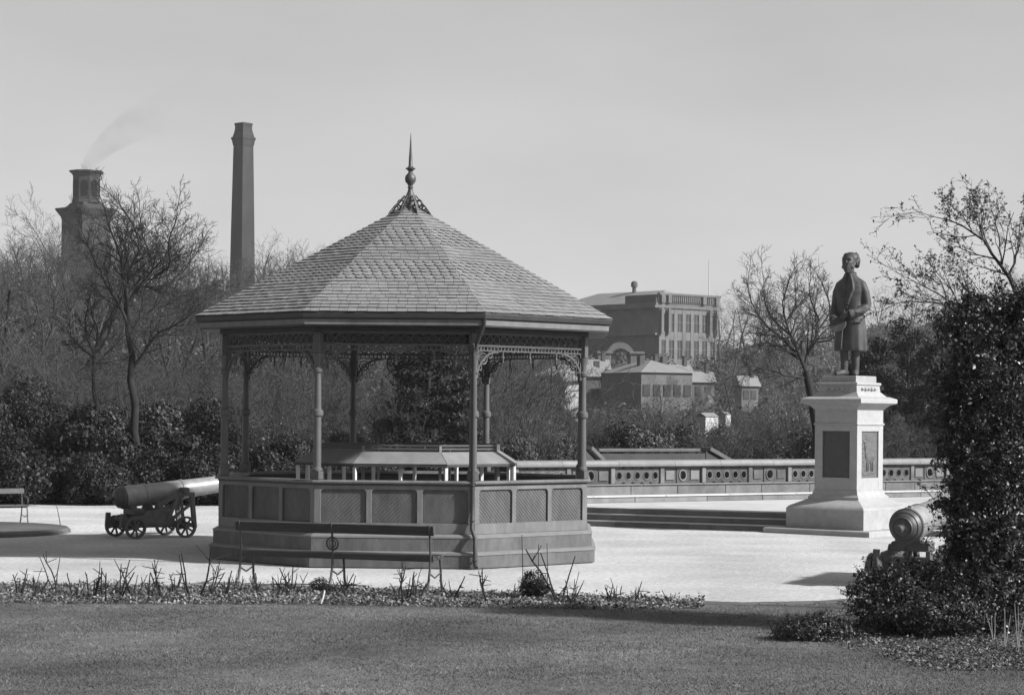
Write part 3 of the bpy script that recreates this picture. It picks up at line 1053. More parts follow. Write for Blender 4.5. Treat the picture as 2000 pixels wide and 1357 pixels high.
for s, rz in ((0, 0), (1, PI / 2)):
    mb = MB()
    for i in range(5):
        x, y = rot2(-.24 + .12 * i, -.462, rz)
        mb.ball((x, y, 2.99), (.05, .05, .03 + .012 * (i % 2)), 10, 6)
    mb.build('carved_swag', M_GRANITE, pd, smooth=60)
sq_loft([(.455, 3.061), (.475, 3.075), (.475, 3.115), (.462, 3.125)], 'cap', M_GRANITE, pd)
sq_loft([(.40, 3.126), (.40, 3.25), (.392, 3.26)], 'top_block', M_BRONZE if False else mat('top_stone', .24, .7, .15, 6), pd)
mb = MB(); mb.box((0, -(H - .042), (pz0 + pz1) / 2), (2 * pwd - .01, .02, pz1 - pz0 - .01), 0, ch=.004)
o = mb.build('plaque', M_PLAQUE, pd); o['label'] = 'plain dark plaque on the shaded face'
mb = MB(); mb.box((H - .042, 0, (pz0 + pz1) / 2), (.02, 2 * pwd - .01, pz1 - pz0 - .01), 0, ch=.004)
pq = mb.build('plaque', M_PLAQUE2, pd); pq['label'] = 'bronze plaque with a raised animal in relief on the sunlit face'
# low relief: a standing long-necked animal below a leafy bough
mb = MB(); X0 = H - .03
D = lambda y, z, ry, rz_: mb.ball((X0, y, z), (.024, ry, rz_), 14, 8)
D(.03, 1.56, .16, .10); D(-.09, 1.66, .07, .12); D(-.13, 1.80, .05, .11); D(-.155, 1.90, .065, .04); D(.16, 1.58, .05, .09)
for y in (-.09, -.03, .09, .15): D(y, 1.40, .022, .12)
mb.build('relief_animal', mat('relief_dark', .06, .5, .2, 9, spec=.5), pq, smooth=60)
mb = MB()
rr_ = random.Random(8)
for i in range(16): mb.ball((X0 - .008, -.24 + .03 * i + rr_.uniform(-.02, .02), 1.24 + rr_.uniform(-.02, .03)), (.016, .045, .022), 8, 5)
for i in range(9): mb.ball((X0 - .008, -.16 + .035 * i * .7, 2.02 - .012 * i + rr_.uniform(-.03, .03)), (.016, .035, .022), 8, 5)
for i in range(8): mb.ball((X0 - .008, -.25 + .006 * i * i * .3, 1.95 - .09 * i), (.014, .02, .05), 8, 5)
mb.build('relief_foliage', mat('relief_dark', .14), pq, smooth=60)

# ---------------------------------------------------------------- statue
YAW = R(-34)
st = thing('statue', 'dark bronze statue of a bearded man in a long frock coat on the granite pedestal', 'statue', (PXc + .0, PYc, 3.26), YAW)
def ell(cx, cy, z, rx, ry, n=28, fold=0.0, ph=0.0, fr=9, front=0.0):
    pts = []
    for k in range(n):
        a = 2 * PI * k / n
        q = 1 + fold * math.sin(fr * a + ph) + fold * .6 * math.sin((fr + 4) * a + 1.3 + ph)
        # a = -pi/2 is the front
        g = math.exp(-((a - 1.5 * PI + .12) / .16) ** 2) * front
        pts.append((cx + rx * q * (1 - g) * math.cos(a), cy + ry * q * (1 - g) * math.sin(a), z))
    return pts
# the figure: boots, legs, trunk, neck, head, hands joined as one skin
mb = MB()
def limb(pts, rad, n=14): mb.tube(pts, rad, n)
for s, fx, fy, tw_ in ((-1, -.085, -.12, -.30), (1, .10, .04, .40)):
    limb([(s * .10, .02, 1.2), (s * .105 + .2 * (fx - s * .1), fy * .3, .82), (fx, fy + .02, .60), (fx, fy + .04, .30), (fx, fy + .04, .06)], [.14, .125, .098, .082, .072])
    d = (math.sin(tw_) , -math.cos(tw_))
    limb([(fx - d[0] * .10, fy + .04 - d[1] * .10, .06), (fx, fy + .04, .075), (fx + d[0] * .16, fy + .04 + d[1] * .16, .055), (fx + d[0] * .27, fy + .04 + d[1] * .27, .035)], [.055, .075, .062, .035])
mb.loft([ell(0, .02, z, rx, ry) for z, rx, ry in ((.95, .2, .16), (1.2, .24, .18), (1.5, .25, .19), (1.8, .27, .17), (1.95, .24, .14), (2.05, .12, .10))])
limb([(0, .0, 2.0), (0, -.02, 2.14), (0, -.03, 2.24)], [.10, .088, .085])
# skull, jaw and face
mb.ball((0, -.03, 2.385), (.125, .15, .165), 20, 14)
mb.ball((0, -.07, 2.30), (.098, .10, .11), 16, 10)
mb.tube([(0, -.168, 2.40), (0, -.198, 2.345), (0, -.178, 2.335)], [.016, .027, .02], 8)
for s in (-1, 1):
    mb.ball((s * .055, -.158, 2.425), (.042, .022, .014), 10, 6)     # brow
    mb.ball((s * .065, -.145, 2.34), (.038, .03, .032), 10, 6)       # cheek
    mb.ball((s * .128, -.02, 2.365), (.02, .034, .048), 10, 6)       # ear
    mb.ball((s * .05, -.158, 2.395), (.022, .012, .012), 8, 6)       # eyeball in its socket
mb.ball((0, -.165, 2.29), (.04, .02, .010), 10, 6)
# hands: palm and five bent fingers each, closing on the hat brim
def hand(c, d, side, up):
    c, d, side, up = Vector(c), Vector(d).normalized(), Vector(side).normalized(), Vector(up).normalized()
    for i in range(4):
        mb.tube([c - side * .0 + side * (.028 * (i - 1.5)) - d * .05, c + side * (.030 * (i - 1.5)) + d * .055], [.030, .026], 8)
    for i, L in enumerate((.085, .10, .093, .072)):
        b = c + side * (.031 * (i - 1.5)) + d * .05
        mb.tube([b, b + d * L * .45 - up * .012, b + d * L * .75 - up * .045, b + d * L * .8 - up * .085], [.0185, .0175, .016, .013], 7)
    b = c - side * .055 - d * .02
    mb.tube([b, b - side * .03 + d * .035 - up * .01, b - side * .025 + d * .085 - up * .03], [.022, .019, .014], 7)
hand((.05, -.335, 1.255), (-.85, -.35, -.4), (0.3, -.3, .9), (.3, -.9, .2))
hand((-.20, -.335, 1.12), (.55, -.45, -.70), (-.5, -.3, .6), (-.2, -.9, .3))
def headscale(m):
    m.v = [(x * (1 + .16 * min(1, max(0, (z - 2.16) / .08))), y * (1 + .10 * min(1, max(0, (z - 2.16) / .08))), z) for x, y, z in m.v]
headscale(mb)
fig = mb.build('figure', M_BRONZE, st)
rm = fig.modifiers.new('skin', 'REMESH'); rm.mode = 'VOXEL'; rm.voxel_size = .011; rm.use_smooth_shade = True
sm = fig.modifiers.new('soften', 'SMOOTH'); sm.factor = .5; sm.iterations = 2
# hair and beard
mb = MB(); rr_ = random.Random(4)
mb.ball((0, .004, 2.438), (.150, .152, .140), 18, 12)
for i in range(90):
    a = rr_.uniform(.02, PI - .02) if i % 2 else rr_.uniform(-.45, PI + .45)
    z = rr_.uniform(2.27, 2.55)
    k = math.sqrt(max(.05, 1 - ((z - 2.39) / .21) ** 2))
    mb.ball((.146 * math.cos(a) * k, .022 + .150 * math.sin(a) * k, z), (.030, .030, .028), 8, 6)
headscale(mb)
ha = mb.build('hair', M_BRONZE, st)
rm = ha.modifiers.new('skin', 'REMESH'); rm.mode = 'VOXEL'; rm.voxel_size = .010; rm.use_smooth_shade = True
mb = MB()
for i in range(80):
    u = rr_.uniform(-1, 1); v = rr_.uniform(0, 1)
    x = .112 * u * (1 - .5 * v); z = 2.30 - .14 * v + .10 * abs(u) * (1 - v)
    y = -.175 + .10 * u * u - .03 * (1 - v) * (1 - u * u) - .02 * v
    mb.ball((x, y, z), (.026, .026, .034), 8, 6)
mb.ball((0, -.13, 2.22), (.085, .075, .10), 12, 8)
for s_ in (-1, 1):
    for q in range(6): mb.ball((s_ * (.118 - .004 * q), -.03 - .018 * q, 2.36 - .022 * q), (.024, .028, .026), 8, 6)
    mb.tube([(s_ * .008, -.178, 2.318), (s_ * .04, -.172, 2.312), (s_ * .075, -.15, 2.295)], [.016, .018, .012], 8)
headscale(mb)
be = mb.build('beard', M_BRONZE, st)
rm = be.modifiers.new('skin', 'REMESH'); rm.mode = 'VOXEL'; rm.voxel_size = .010; rm.use_smooth_shade = True
# frock coat: skirts with folds, sleeves, lapels and collar, one cast garment
mb = MB()
rings = []
for z, rx, ry, cy, fo_, fr_ in ((.52, .352, .29, .05, .05, .16), (.535, .357, .295, .05, .05, .16), (.75, .348, .282, .045, .042, .15), (1.0, .335, .262, .035, .03, .13), (1.2, .318, .24, .025, .016, .11),
                     (1.35, .285, .22, .02, .008, .08), (1.55, .29, .225, .015, .005, .06), (1.75, .325, .225, .015, .003, .05), (1.86, .325, .205, .02, .002, .05), (1.94, .30, .18, .025, 0, .05), (2.02, .205, .15, .03, 0, .05), (2.10, .125, .11, .02, 0, .1), (2.15, .10, .095, .01, 0, .1)):
    rings.append(ell(0, cy, z, rx, ry, 64, fo_, .8, 7, fr_))
mb.loft(rings)
for P in ([(.15, .03, 1.955), (.245, .03, 1.885), (.318, .035, 1.74), (.352, .06, 1.55), (.35, .05, 1.44), (.30, -.07, 1.36), (.21, -.20, 1.31), (.12, -.29, 1.275)],
          [(-.15, .03, 1.955), (-.245, .03, 1.885), (-.315, .03, 1.74), (-.348, .04, 1.52), (-.35, .01, 1.40), (-.325, -.10, 1.31), (-.285, -.22, 1.22), (-.235, -.30, 1.16)]):
    mb.tube(P, [.10, .108, .102, .098, .10, .096, .086, .078], 16)
    e = Vector(P[-1]); d = (Vector(P[-1]) - Vector(P[-2])).normalized()
    mb.tube([e - d * .07, e - d * .065, e + d * .012, e + d * .014], [.078, .094, .094, .07], 16)
    # creases at the elbow
    q = Vector(P[4])
    for t_ in (-.05, .0, .05): mb.torus(q + Vector((0, t_ * .6, t_)), (1, 0, 0), (0, 1, .6), .094, .014, 16, 5)
for s_ in (-1, 1):
    P2 = [(s_ * .06, -.12, 2.10), (s_ * .13, -.175, 1.95), (s_ * .155, -.205, 1.80), (s_ * .07, -.225, 1.58), (s_ * .03, -.215, 1.48)]
    q = [(s_ * .02, -.11, 2.13), (s_ * .05, -.155, 1.98), (s_ * .05, -.205, 1.80), (s_ * .022, -.225, 1.60), (s_ * .01, -.215, 1.48)]
    for a_, b_ in zip(range(4), range(1, 5)):
        mb.prism([(0, 0), (1e-3, 0), (1e-3, 1e-3)], (0, 0, 0), (1, 0, 0), (0, 1, 0), 1e-3) if False else None
        mb.tube([Vector(P2[a_]) , Vector(P2[b_])], .024, 8); mb.tube([Vector(q[a_]), Vector(q[b_])], .020, 8)
        mb.tube([(Vector(P2[a_]) + Vector(q[a_])) / 2, (Vector(P2[b_]) + Vector(q[b_])) / 2], .026, 8)
for z in (1.42, 1.28, 1.14): mb.ball((.05, -.25, z), (.022, .022, .022), 8, 6)      # buttons
mb.torus((0, .0, 2.12), (1, 0, 0), (0, .9, .25), .108, .030, 22, 8)                  # collar
# pocket flaps and the open front edge of the skirt
mb.bar((.20, -.215, 1.12), (.315, -.11, 1.12), .03, .05)
mb.tube([(-.02, -.245, 1.40), (-.03, -.262, 1.15), (-.05, -.285, .85), (-.06, -.30, .54)], .022, 8)
ct = mb.build('coat', M_BRONZE, st)
rm = ct.modifiers.new('skin', 'REMESH'); rm.mode = 'VOXEL'; rm.voxel_size = .013; rm.use_smooth_shade = True
sm = ct.modifiers.new('soften', 'SMOOTH'); sm.factor = .5; sm.iterations = 3
# the hat held low in front
mb = MB()
Mh = Matrix.Rotation(R(62), 3, 'X') @ Matrix.Rotation(R(12), 3, 'Y')
mb.lathe([(.10, -.14), (.112, -.13), (.105, .0), (.175, .0), (.18, .012), (.172, .02), (.10, .02)], 22, (-.10, -.37, 1.06), Mh)
mb.build('hat', M_BRONZE, st, smooth=40)

st.scale = (.98, 1.0, 1.0)

# ---------------------------------------------------------------- cannons
def make_cannon(label):
    root = thing('cannon', label, 'cannon', group='old cannons on wheeled iron carriages')
    el = R(6.5)
    ax = Matrix(((math.cos(el), 0, -math.sin(el)), (0, 1, 0), (math.sin(el), 0, math.cos(el))))
    Mx = ax @ Matrix(((0, 0, 1), (0, 1, 0), (-1, 0, 0)))      # lathe z -> barrel axis
    tr = Vector((.55, 0, .895))
    mb = MB()
    BK = .92
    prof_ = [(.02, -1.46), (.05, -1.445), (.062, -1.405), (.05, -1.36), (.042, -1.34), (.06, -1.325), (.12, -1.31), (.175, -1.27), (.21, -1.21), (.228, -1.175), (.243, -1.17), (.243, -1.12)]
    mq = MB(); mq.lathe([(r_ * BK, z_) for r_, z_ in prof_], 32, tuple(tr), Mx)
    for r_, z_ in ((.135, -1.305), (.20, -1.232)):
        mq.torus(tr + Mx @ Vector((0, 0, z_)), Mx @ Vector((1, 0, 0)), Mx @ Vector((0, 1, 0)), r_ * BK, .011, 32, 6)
    mq.build('breech', M_IRON, root, smooth=35)  # darker than the barrel: shade on the breech put into its colour
    prof_ = [(.243, -1.119), (.228, -1.105), (.224, -.72), (.234, -.715), (.234, -.67), (.214, -.66), (.200, .05), (.212, .06), (.212, .10), (.194, .11), (.176, .95), (.186, .96), (.186, .99), (.175, 1.0), (.178, 1.06), (.20, 1.14), (.20, 1.18), (.17, 1.20), (.09, 1.20), (.085, .9)]
    mb.lathe([(r_ * BK, z_) for r_, z_ in prof_], 32, tuple(tr), Mx)
    for x_, z_ in ((.0, -.45),): mb.box(tuple(tr + Mx @ Vector((-.205, 0, -1.0))), (.04, .05, .06))
    mb.build('barrel', M_BARREL, root, smooth=35)
    for s in (-1, 1):
        mb = MB(); mb.tube([tr + Vector((0, s * .15, 0)), tr + Vector((0, s * .43, 0))], .06, 14)
        mb.build('trunnion', M_CARR, root, smooth=40)
    for s in (-1, 1):
        mb = MB(); y = s * .345; V3 = lambda x, z: Vector((x, y, z))
        mb.bar(V3(-.74, .32), V3(.70, .235), .06, .085, ch=.008)
        mb.prism([(-.78, .20), (.30, .20), (.34, .36), (.16, .60), (.0, .60), (-.04, .53), (-.26, .51), (-.30, .44), (-.54, .42), (-.58, .36), (-.78, .34)], (0, y - s * .012, 0), (1, 0, 0), (0, 0, 1), .05)
        mb.bar(V3(-.02, .60), V3(.42, .835), .07, .085, ch=.008)
        mb.bar(V3(.38, .835), V3(.74, .82), .085, .08, ch=.008)
        mb.bar(V3(.69, .83), V3(.755, .18), .065, .09, up=(1, 0, 0), ch=.008)
        mb.bar(V3(.40, .80), V3(.16, .26), .06, .08, up=(1, 0, 0), ch=.008)
        mb.bar(V3(.16, .27), V3(.68, .64), .045, .06, ch=.008)
        mb.bar(V3(.46, .80), V3(.52, .28), .045, .06, up=(1, 0, 0), ch=.008)
        mb.bar(V3(-.72, .47), V3(-.74, .20), .065, .09, up=(1, 0, 0), ch=.008)
        mb.build('carriage_side', M_CARR, root)
    mb = MB()
    for x, z in ((-.55, .345), (.1, .30), (.62, .26)): mb.box((x, 0, z), (.10, .62, .07), 0, ch=.006)
    mb.box((-.35, 0, .50), (.22, .5, .12), 0, ch=.01); mb.box((-.42, 0, .585), (.14, .3, .06), 0, ch=.01)
    mb.build('transom', M_CARR, root)
    for x in (-.52, .52):
        mb = MB(); mb.tube([(x, -.52, .205), (x, .52, .205)], .035, 10); mb.build('axle', M_CARR, root, smooth=40)
        for s in (-1, 1):
            mb = MB(); y = s * .46
            mb.loft([[(x + r * math.cos(2 * PI * k / 28), y + dy, .205 + r * math.sin(2 * PI * k / 28)) for k in range(28)] for r, dy in ((.165, -.035), (.205, -.035), (.205, .035), (.165, .035), (.165, -.035))], cap=False)
            for k in range(8):
                a = 2 * PI * (k + .3) / 8
                mb.bar((x + .03 * math.cos(a), y, .205 + .03 * math.sin(a)), (x + .175 * math.cos(a), y, .205 + .175 * math.sin(a)), .03, .032)
            mb.tube([(x, y - .055, .205), (x, y + .055, .205)], .05, 14)
            mb.build('wheel', M_CARR, root, smooth=30)
    return root
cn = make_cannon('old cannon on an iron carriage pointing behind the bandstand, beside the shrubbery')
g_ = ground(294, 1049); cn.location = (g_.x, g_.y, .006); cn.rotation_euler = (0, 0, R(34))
yw = R(60)
bq = at(1765, 1037, 31.3)
back = (.55 - 1.25 * math.cos(R(6.5))) * 1.13
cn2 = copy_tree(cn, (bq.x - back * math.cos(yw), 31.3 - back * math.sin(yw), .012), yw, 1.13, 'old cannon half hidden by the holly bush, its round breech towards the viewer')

# ---------------------------------------------------------------- benches
def make_bench(label, L, ring):
    """x along, sitter faces +y; back plane at y=0"""
    root = thing('park_bench', label, 'bench')
    M_IR = M_IRON
    tilt = .06
    mb = MB()
    mb.bar((-L / 2, -.055, .825), (L / 2, -.055, .825), .032, .135, up=(0, -.18, 1), ch=.008)
    mb.build('backrest', M_WOOD, root)
    for i, y in enumerate((.06, .185, .31)):
        mb = MB(); mb.bar((-L / 2 + .02, y, .47 - .012 * (2 - i)), (L / 2 - .02, y, .47 - .012 * (2 - i)), .105, .035, ch=.008); mb.build('seat_slat', M_WOOD, root)
    mb = MB(); mb.bar((-L / 2 + .02, -.004, .448), (L / 2 - .02, -.004, .448), .03, .085, ch=.006); mb.build('seat_rail', M_WOOD, root)
    for i, x in enumerate((-L / 2 + .07, -.02, L / 2 - .07)):
        mb = MB(); P3 = lambda y, z: Vector((x, y, z))
        mb.tube([P3(-.13, .0), P3(-.07, .14), P3(-.02, .34), P3(-.01, .46), P3(-.02, .60), P3(-.04, .74), P3(-.085, .90)], [.022, .019, .017, .018, .016, .016, .013], 8)
        mb.tube([P3(.42, .0), P3(.37, .14), P3(.36, .30), P3(.33, .44)], [.022, .018, .017, .017], 8)
        mb.tube([P3(-.01, .43), P3(.16, .425), P3(.34, .44)], .016, 8)
        mb.tube([P3(-.04, .25), P3(.15, .18), P3(.36, .24)], .011, 6)
        mb.build('leg_frame', M_IR, root, smooth=50)
        if ring and i == 1:
            mb = MB()
            mb.torus((x, -.03, .615), (1, 0, 0), (0, -.1, 1), .085, .014, 22, 6)
            mb.torus((x, -.03, .615), (1, 0, 0), (0, -.1, 1), .05, .008, 16, 5)
            mb.build('ring', M_IR, root, smooth=60)
        if i != 1 and not ring:
            mb = MB()
            mb.tube([P3(-.05, .70), P3(.06, .715), P3(.24, .70), P3(.36, .66), P3(.41, .59), P3(.37, .54), P3(.32, .57), P3(.34, .61)], [.014, .016, .018, .018, .016, .014, .012, .009], 8)
            mb.tube([P3(.38, .55), P3(.35, .46)], .013, 8)
            mb.build('arm', M_IR, root, smooth=60)
    return root
b1 = make_bench('long slatted park bench seen from behind, standing in front of the bandstand', 2.98, True)
b1.location = (-2.40, 30.35, .008); b1.rotation_euler = (0, 0, R(-20.3))
b2 = make_bench('park bench with curling iron arms cut off by the left edge, before the shrubbery', 2.2, False)
b2.scale = (.84, .84, .84)
b2.location = (-11.05, 46.5, .006); b2.rotation_euler = (0, 0, R(214))

# thin stick, canes and peg
def stick(name, label, cat, a, b, r, m, group=None):
    a, b = Vector(a), Vector(b)
    mb = MB(); mb.tube([(0, 0, 0), tuple((b - a) * .5 + Vector((.006, 0, 0))), tuple(b - a)], [r, r * .9, r * .7], 6)
    o = mb.build(name, m); o.location = a
    return tag(o, label, cat, group)
g1 = ground(119, 1031)
stick('thin_stick', 'thin dark stick leaning in the gravel between the left bench and the cannon', 'stick', g1, at(110, 985, g1.y + .05), .012, M_IRON)
for px, pyb, pyt, lb in ((1021, 1140, 1044, 'tallest thin garden cane standing left of the round dark bush'), (1050, 1136, 1062, 'thin garden cane rising behind the middle of the round dark bush'), (1069, 1136, 1060, 'thin garden cane at the right edge of the round dark bush')):
    g1 = ground(px, 1160); stick('garden_cane', lb, 'cane', g1, at(px + rnd.uniform(-2, 2), pyt, g1.y), .007, M_BARK, 'canes by the round bush')
g1 = ground(626, 1179)
stick('wooden_peg', 'short pale wooden peg stuck in the flower bed below the small dark bush', 'peg', g1, at(634, 1152, g1.y), .016, M_POST)
# low wire edging along the bed, in two runs
for (p0, p1, m_, lb) in ((530, 720, M_IRON, 'low dark wire edging along the back of the bed left of the bench centre'), (770, 846, M_POST, 'low pale edging rail at the back of the bed below the bench end')):
    a = ground(p0, front_edge(p0) + 1); b = ground(p1, front_edge(p1) + 1)
    t = thing('bed_edging', lb, 'edging', tuple(a))
    d = b - a
    mb = MB(); mb.tube([(0, 0, .055), tuple(d * .5 + Vector((0, 0, .062))), tuple(d + Vector((0, 0, .055)))], .009, 6); mb.build('rail', m_, t)
    n = 4
    for i in range(n + 1):
        q = d * (i / n); mb = MB(); mb.tube([(q.x, q.y, -.01), (q.x, q.y, .06)], .008, 6); mb.build('peg', m_, t)
# ---------------------------------------------------------------- plants
S_TREE = spec([9, 8, 7, 6], [9, 7, 5, 4, 3], [.62, .56, .52, .5], [R(46), R(44), R(42), R(40)],
              [.10, .15, .17, .18, .2], [.02, .05, .05, .04, .03], [.3, .25, .2, .15], [.52, .55, .55, .6], .0065)
S_FAR = spec([8, 6, 5], [7, 6, 4, 3], [.62, .56, .52], [R(48), R(44), R(42)],
             [.10, .15, .17, .18], [.02, .05, .05, .04], [.28, .2, .15], [.5, .55, .6], .013)
S_BRUSH = spec([7, 6, 4], [6, 5, 4, 3], [.6, .55, .5], [R(36), R(38), R(40)],
               [.12, .15, .18, .2], [.05, .06, .05, .04], [.25, .2, .15], [.6, .6, .65], .007)

def custom_tree(name, label, base, Y, trunk, limbs, seed, dens=1.0, S=S_TREE, twigL=1.4, mc=None, mt=None, extra=None):
    """trunk and main limbs given as pixel polylines at distance Y, with varied depth; fine branching is grown on them"""
    rng = np.random.default_rng(seed)
    b = Vector(base)
    root = thing(name, label, 'tree', tuple(b))
    out = {i: [] for i in range(len(S['k']))}
    def to3(poly, dy0, dy1):
        q = []
        for i, (x, y) in enumerate(poly):
            t = i / max(1, len(poly) - 1)
            p = at(x, y, Y + dy0 + (dy1 - dy0) * t) - b
            q.append((p.x, p.y, p.z))
        q = np.array(q)
        # resample smoothly
        s = np.concatenate([[0], np.cumsum(np.linalg.norm(np.diff(q, axis=0), axis=1))])
        n = 9; tt = np.linspace(0, s[-1], n)
        r = np.stack([np.interp(tt, s, q[:, i]) for i in range(3)], 1)
        r[1:-1] = .5 * r[1:-1] + .25 * (r[:-2] + r[2:])
        r[1:-1] += rng.normal(0, s[-1] * .006, r[1:-1].shape)
        return r, s[-1]
    P, L = to3(trunk[0], 0, 0)
    P = np.concatenate([[[0, 0, -.1]], P]) if P[0, 2] > .1 else P
    out[0].append((P, np.linspace(trunk[1], trunk[2], len(P))))
    for poly, r0, r1, dy in limbs:
        P, L = to3(poly, 0, dy)
        r0, r1 = r0 * .8, r1 * .75; rad = np.linspace(r0, r1, len(P)); out[1].append((P, rad))
        # continue the limb beyond its drawn end
        grow(rng, P[-1], P[-1] - P[-2], L * .45, r1, 2, S, out)
        sub(rng, P, rad, max(twigL, L * .8), 1, S, out, n=int(max(6, 9 * dens * L / 2)), t0=.12)
    build_tree(root, out, mt, mc)
    if extra: extra(root, out, rng)
    return root

# the large bare tree left, and its smaller neighbour
b = ground(265, 983); b = Vector((at(266, 984, 60).x, 60, 0))
custom_tree('bare_tree', 'large bare tree with a spreading crown in front of the tower, left of the bandstand', b, 60,
    ([(266, 984), (264, 812), (258, 728), (252, 652), (250, 602)], .13, .08),
    [([(250, 602), (246, 560), (238, 503), (224, 472), (213, 444), (208, 420)], .075, .025, -.8),
     ([(250, 575), (246, 531), (276, 489), (269, 458), (252, 430), (240, 410)], .07, .022, .6),
     ([(252, 596), (263, 559), (302, 539), (297, 503), (280, 472), (276, 440)], .075, .022, 1.2),
     ([(302, 540), (339, 522), (325, 478), (336, 450), (345, 425)], .05, .018, -1.0),
     ([(263, 559), (320, 560), (352, 538), (380, 500)], .045, .015, .4),
     ([(252, 640), (232, 590), (200, 540), (178, 500), (168, 470)], .06, .018, -.5),
     ([(260, 717), (291, 672), (308, 647), (358, 630), (385, 600)], .06, .016, -.7),
     ([(256, 690), (222, 720), (196, 732)], .03, .012, -.4),
     ([(252, 650), (285, 610), (330, 592), (370, 570)], .05, .015, 1.0)], 21, 1.7, twigL=2.1)
b = Vector((at(186, 981, 61).x, 61, 0))
custom_tree('bare_tree', 'smaller bare tree with a low fork standing left of the large bare tree', b, 61,
    ([(187, 982), (186, 830), (185, 740), (185, 690)], .085, .06),
    [([(185, 690), (168, 658), (165, 622), (172, 598)], .05, .02, -.5),
     ([(186, 686), (193, 644), (179, 616), (176, 590)], .05, .018, .4),
     ([(187, 690), (207, 666), (221, 624), (232, 596)], .05, .018, .2),
     ([(185, 700), (150, 672), (128, 640)], .04, .014, .5)], 22, 1.0, twigL=1.2)
# the bare tree left of the statue
b = Vector((at(1600, 945, 72).x, 72, 0))
custom_tree('bare_tree', 'bare spreading tree just left of the statue beyond the terrace parapet', b, 72,
    ([(1600, 950), (1594, 830), (1583, 760), (1574, 725)], .17, .12),
    [([(1574, 725), (1564, 700), (1549, 659), (1533, 632), (1527, 599), (1535, 568)], .085, .025, -.8),
     ([(1572, 715), (1569, 699), (1593, 666), (1602, 626), (1580, 586), (1580, 564)], .08, .022, .8),
     ([(1562, 695), (1530, 664), (1500, 640), (1470, 600), (1462, 570)], .07, .02, .4),
     ([(1560, 700), (1520, 672), (1478, 668), (1440, 690)], .055, .015, -1.2),
     ([(1549, 659), (1512, 630), (1490, 590), (1492, 550)], .05, .016, 1.2),
     ([(1602, 640), (1622, 612), (1618, 580), (1605, 552)], .045, .015, .3),
     ([(1580, 740), (1540, 735), (1490, 716), (1455, 728)], .05, .014, -.6),
     ([(1596, 668), (1625, 665), (1650, 640), (1660, 612)], .04, .013, -.4),
     ([(1535, 632), (1556, 590), (1552, 548)], .04, .014, .7)], 23, 1.4, twigL=1.6)

# the budding tree above the holly at the right edge
def buds(root, out, rng):
    P = np.concatenate([p for lv in (3, 4) for p, r in out[lv]])
    P = P[rng.random(len(P)) < .5]
    P = P + rng.normal(0, .012, P.shape)
    V, Fq = leaf_quads(rng, P, rng.normal(0, 1, P.shape), .032, 0, .6)
    mesh_np('foliage', V, Fq, M_BUD, root)
S_BUD = spec([7, 6, 5, 4], [8, 7, 5, 4, 3], [.6, .55, .5, .5], [R(42), R(42), R(42), R(40)], [.1, .13, .15, .16, .18], [.02, .03, .03, .03, .02],
             [.2, .2, .15, .15], [.5, .55, .6, .6], .0035)
b = Vector((at(2015, 1215, 27).x, 27, 0))
custom_tree('budding_tree', 'tree with small buds rising out of the holly bush at the right edge', b, 27,
    ([(2015, 1215), (2010, 900), (1996, 640), (1984, 572)], .075, .042),
    [([(1984, 572), (1956, 516), (1925, 476), (1897, 448), (1866, 433), (1822, 423)], .032, .006, -.4),
     ([(1912, 458), (1922, 417), (1916, 396)], .012, .005, .2),
     ([(1946, 506), (1897, 495), (1863, 479)], .014, .005, .3),
     ([(1970, 540), (1985, 500), (1990, 460), (1992, 435)], .022, .006, .3),
     ([(1990, 600), (2018, 545), (2026, 480)], .022, .006, -.3),
     ([(1897, 448), (1880, 420), (1850, 396)], .010, .004, -.3),
     ([(2000, 700), (1930, 640), (1872, 594), (1835, 578), (1810, 557), (1777, 545)], .026, .006, -.5),
     ([(1872, 594), (1801, 591), (1757, 588), (1728, 604)], .014, .005, .3),
     ([(1850, 584), (1838, 550), (1820, 528)], .010, .004, -.2),
     ([(1956, 516), (1950, 450), (1935, 405)], .014, .005, .4)], 24, 1.7, S=S_BUD, twigL=.8, extra=buds)

# ---- prototypes
def bare_tree_proto(seed, L, r, S=S_TREE, name='bare_tree'):
    rng = np.random.default_rng(seed)
    root = thing(name, 'leafless tree in the hazy wood behind the shrubbery', 'tree', group='leafless trees in the wood behind the shrubbery')
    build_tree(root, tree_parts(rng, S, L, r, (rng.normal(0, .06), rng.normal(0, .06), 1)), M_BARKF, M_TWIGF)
    return root
def shrub_proto(seed, m, label, group, n=7500, size=.13, h=1.5, w=1.5, name='evergreen_shrub'):
    rng = np.random.default_rng(seed)
    root = thing(name, label, 'shrub', group=group)
    blobs = []
    for i in range(11):
        a = rng.uniform(0, 2 * PI); d = rng.uniform(0, .75) * w
        rr = rng.uniform(.30, .55) * w * .8
        zc = rng.uniform(.25, .78) * h * (1 - .35 * (d / w) ** 2)
        blobs.append((d * math.cos(a), d * math.sin(a) * .8, zc, rr, rr, rr * rng.uniform(.6, .85)))
    P, Nn = blob_points(rng, blobs, n, .28)
    k = P[:, 2] > .02
    V, Fq = leaf_quads(rng, P[k], Nn[k], size, .4, .5)
    mesh_np('foliage', V, Fq, m, root)
    br = []
    for i in range(9):
        a = rng.uniform(0, 2 * PI); e = blobs[i][:3]
        p = np.stack([np.array([0.05 * math.cos(a), .05 * math.sin(a), -.05]), np.array(e) * .5 + rng.normal(0, .05, 3), np.array(e)])
        br.append((p, np.array([.035, .025, .012])))
    V, Fq = tubes_np(br, 5); mesh_np('stem', V, Fq, M_BARK, root, True)
    return root
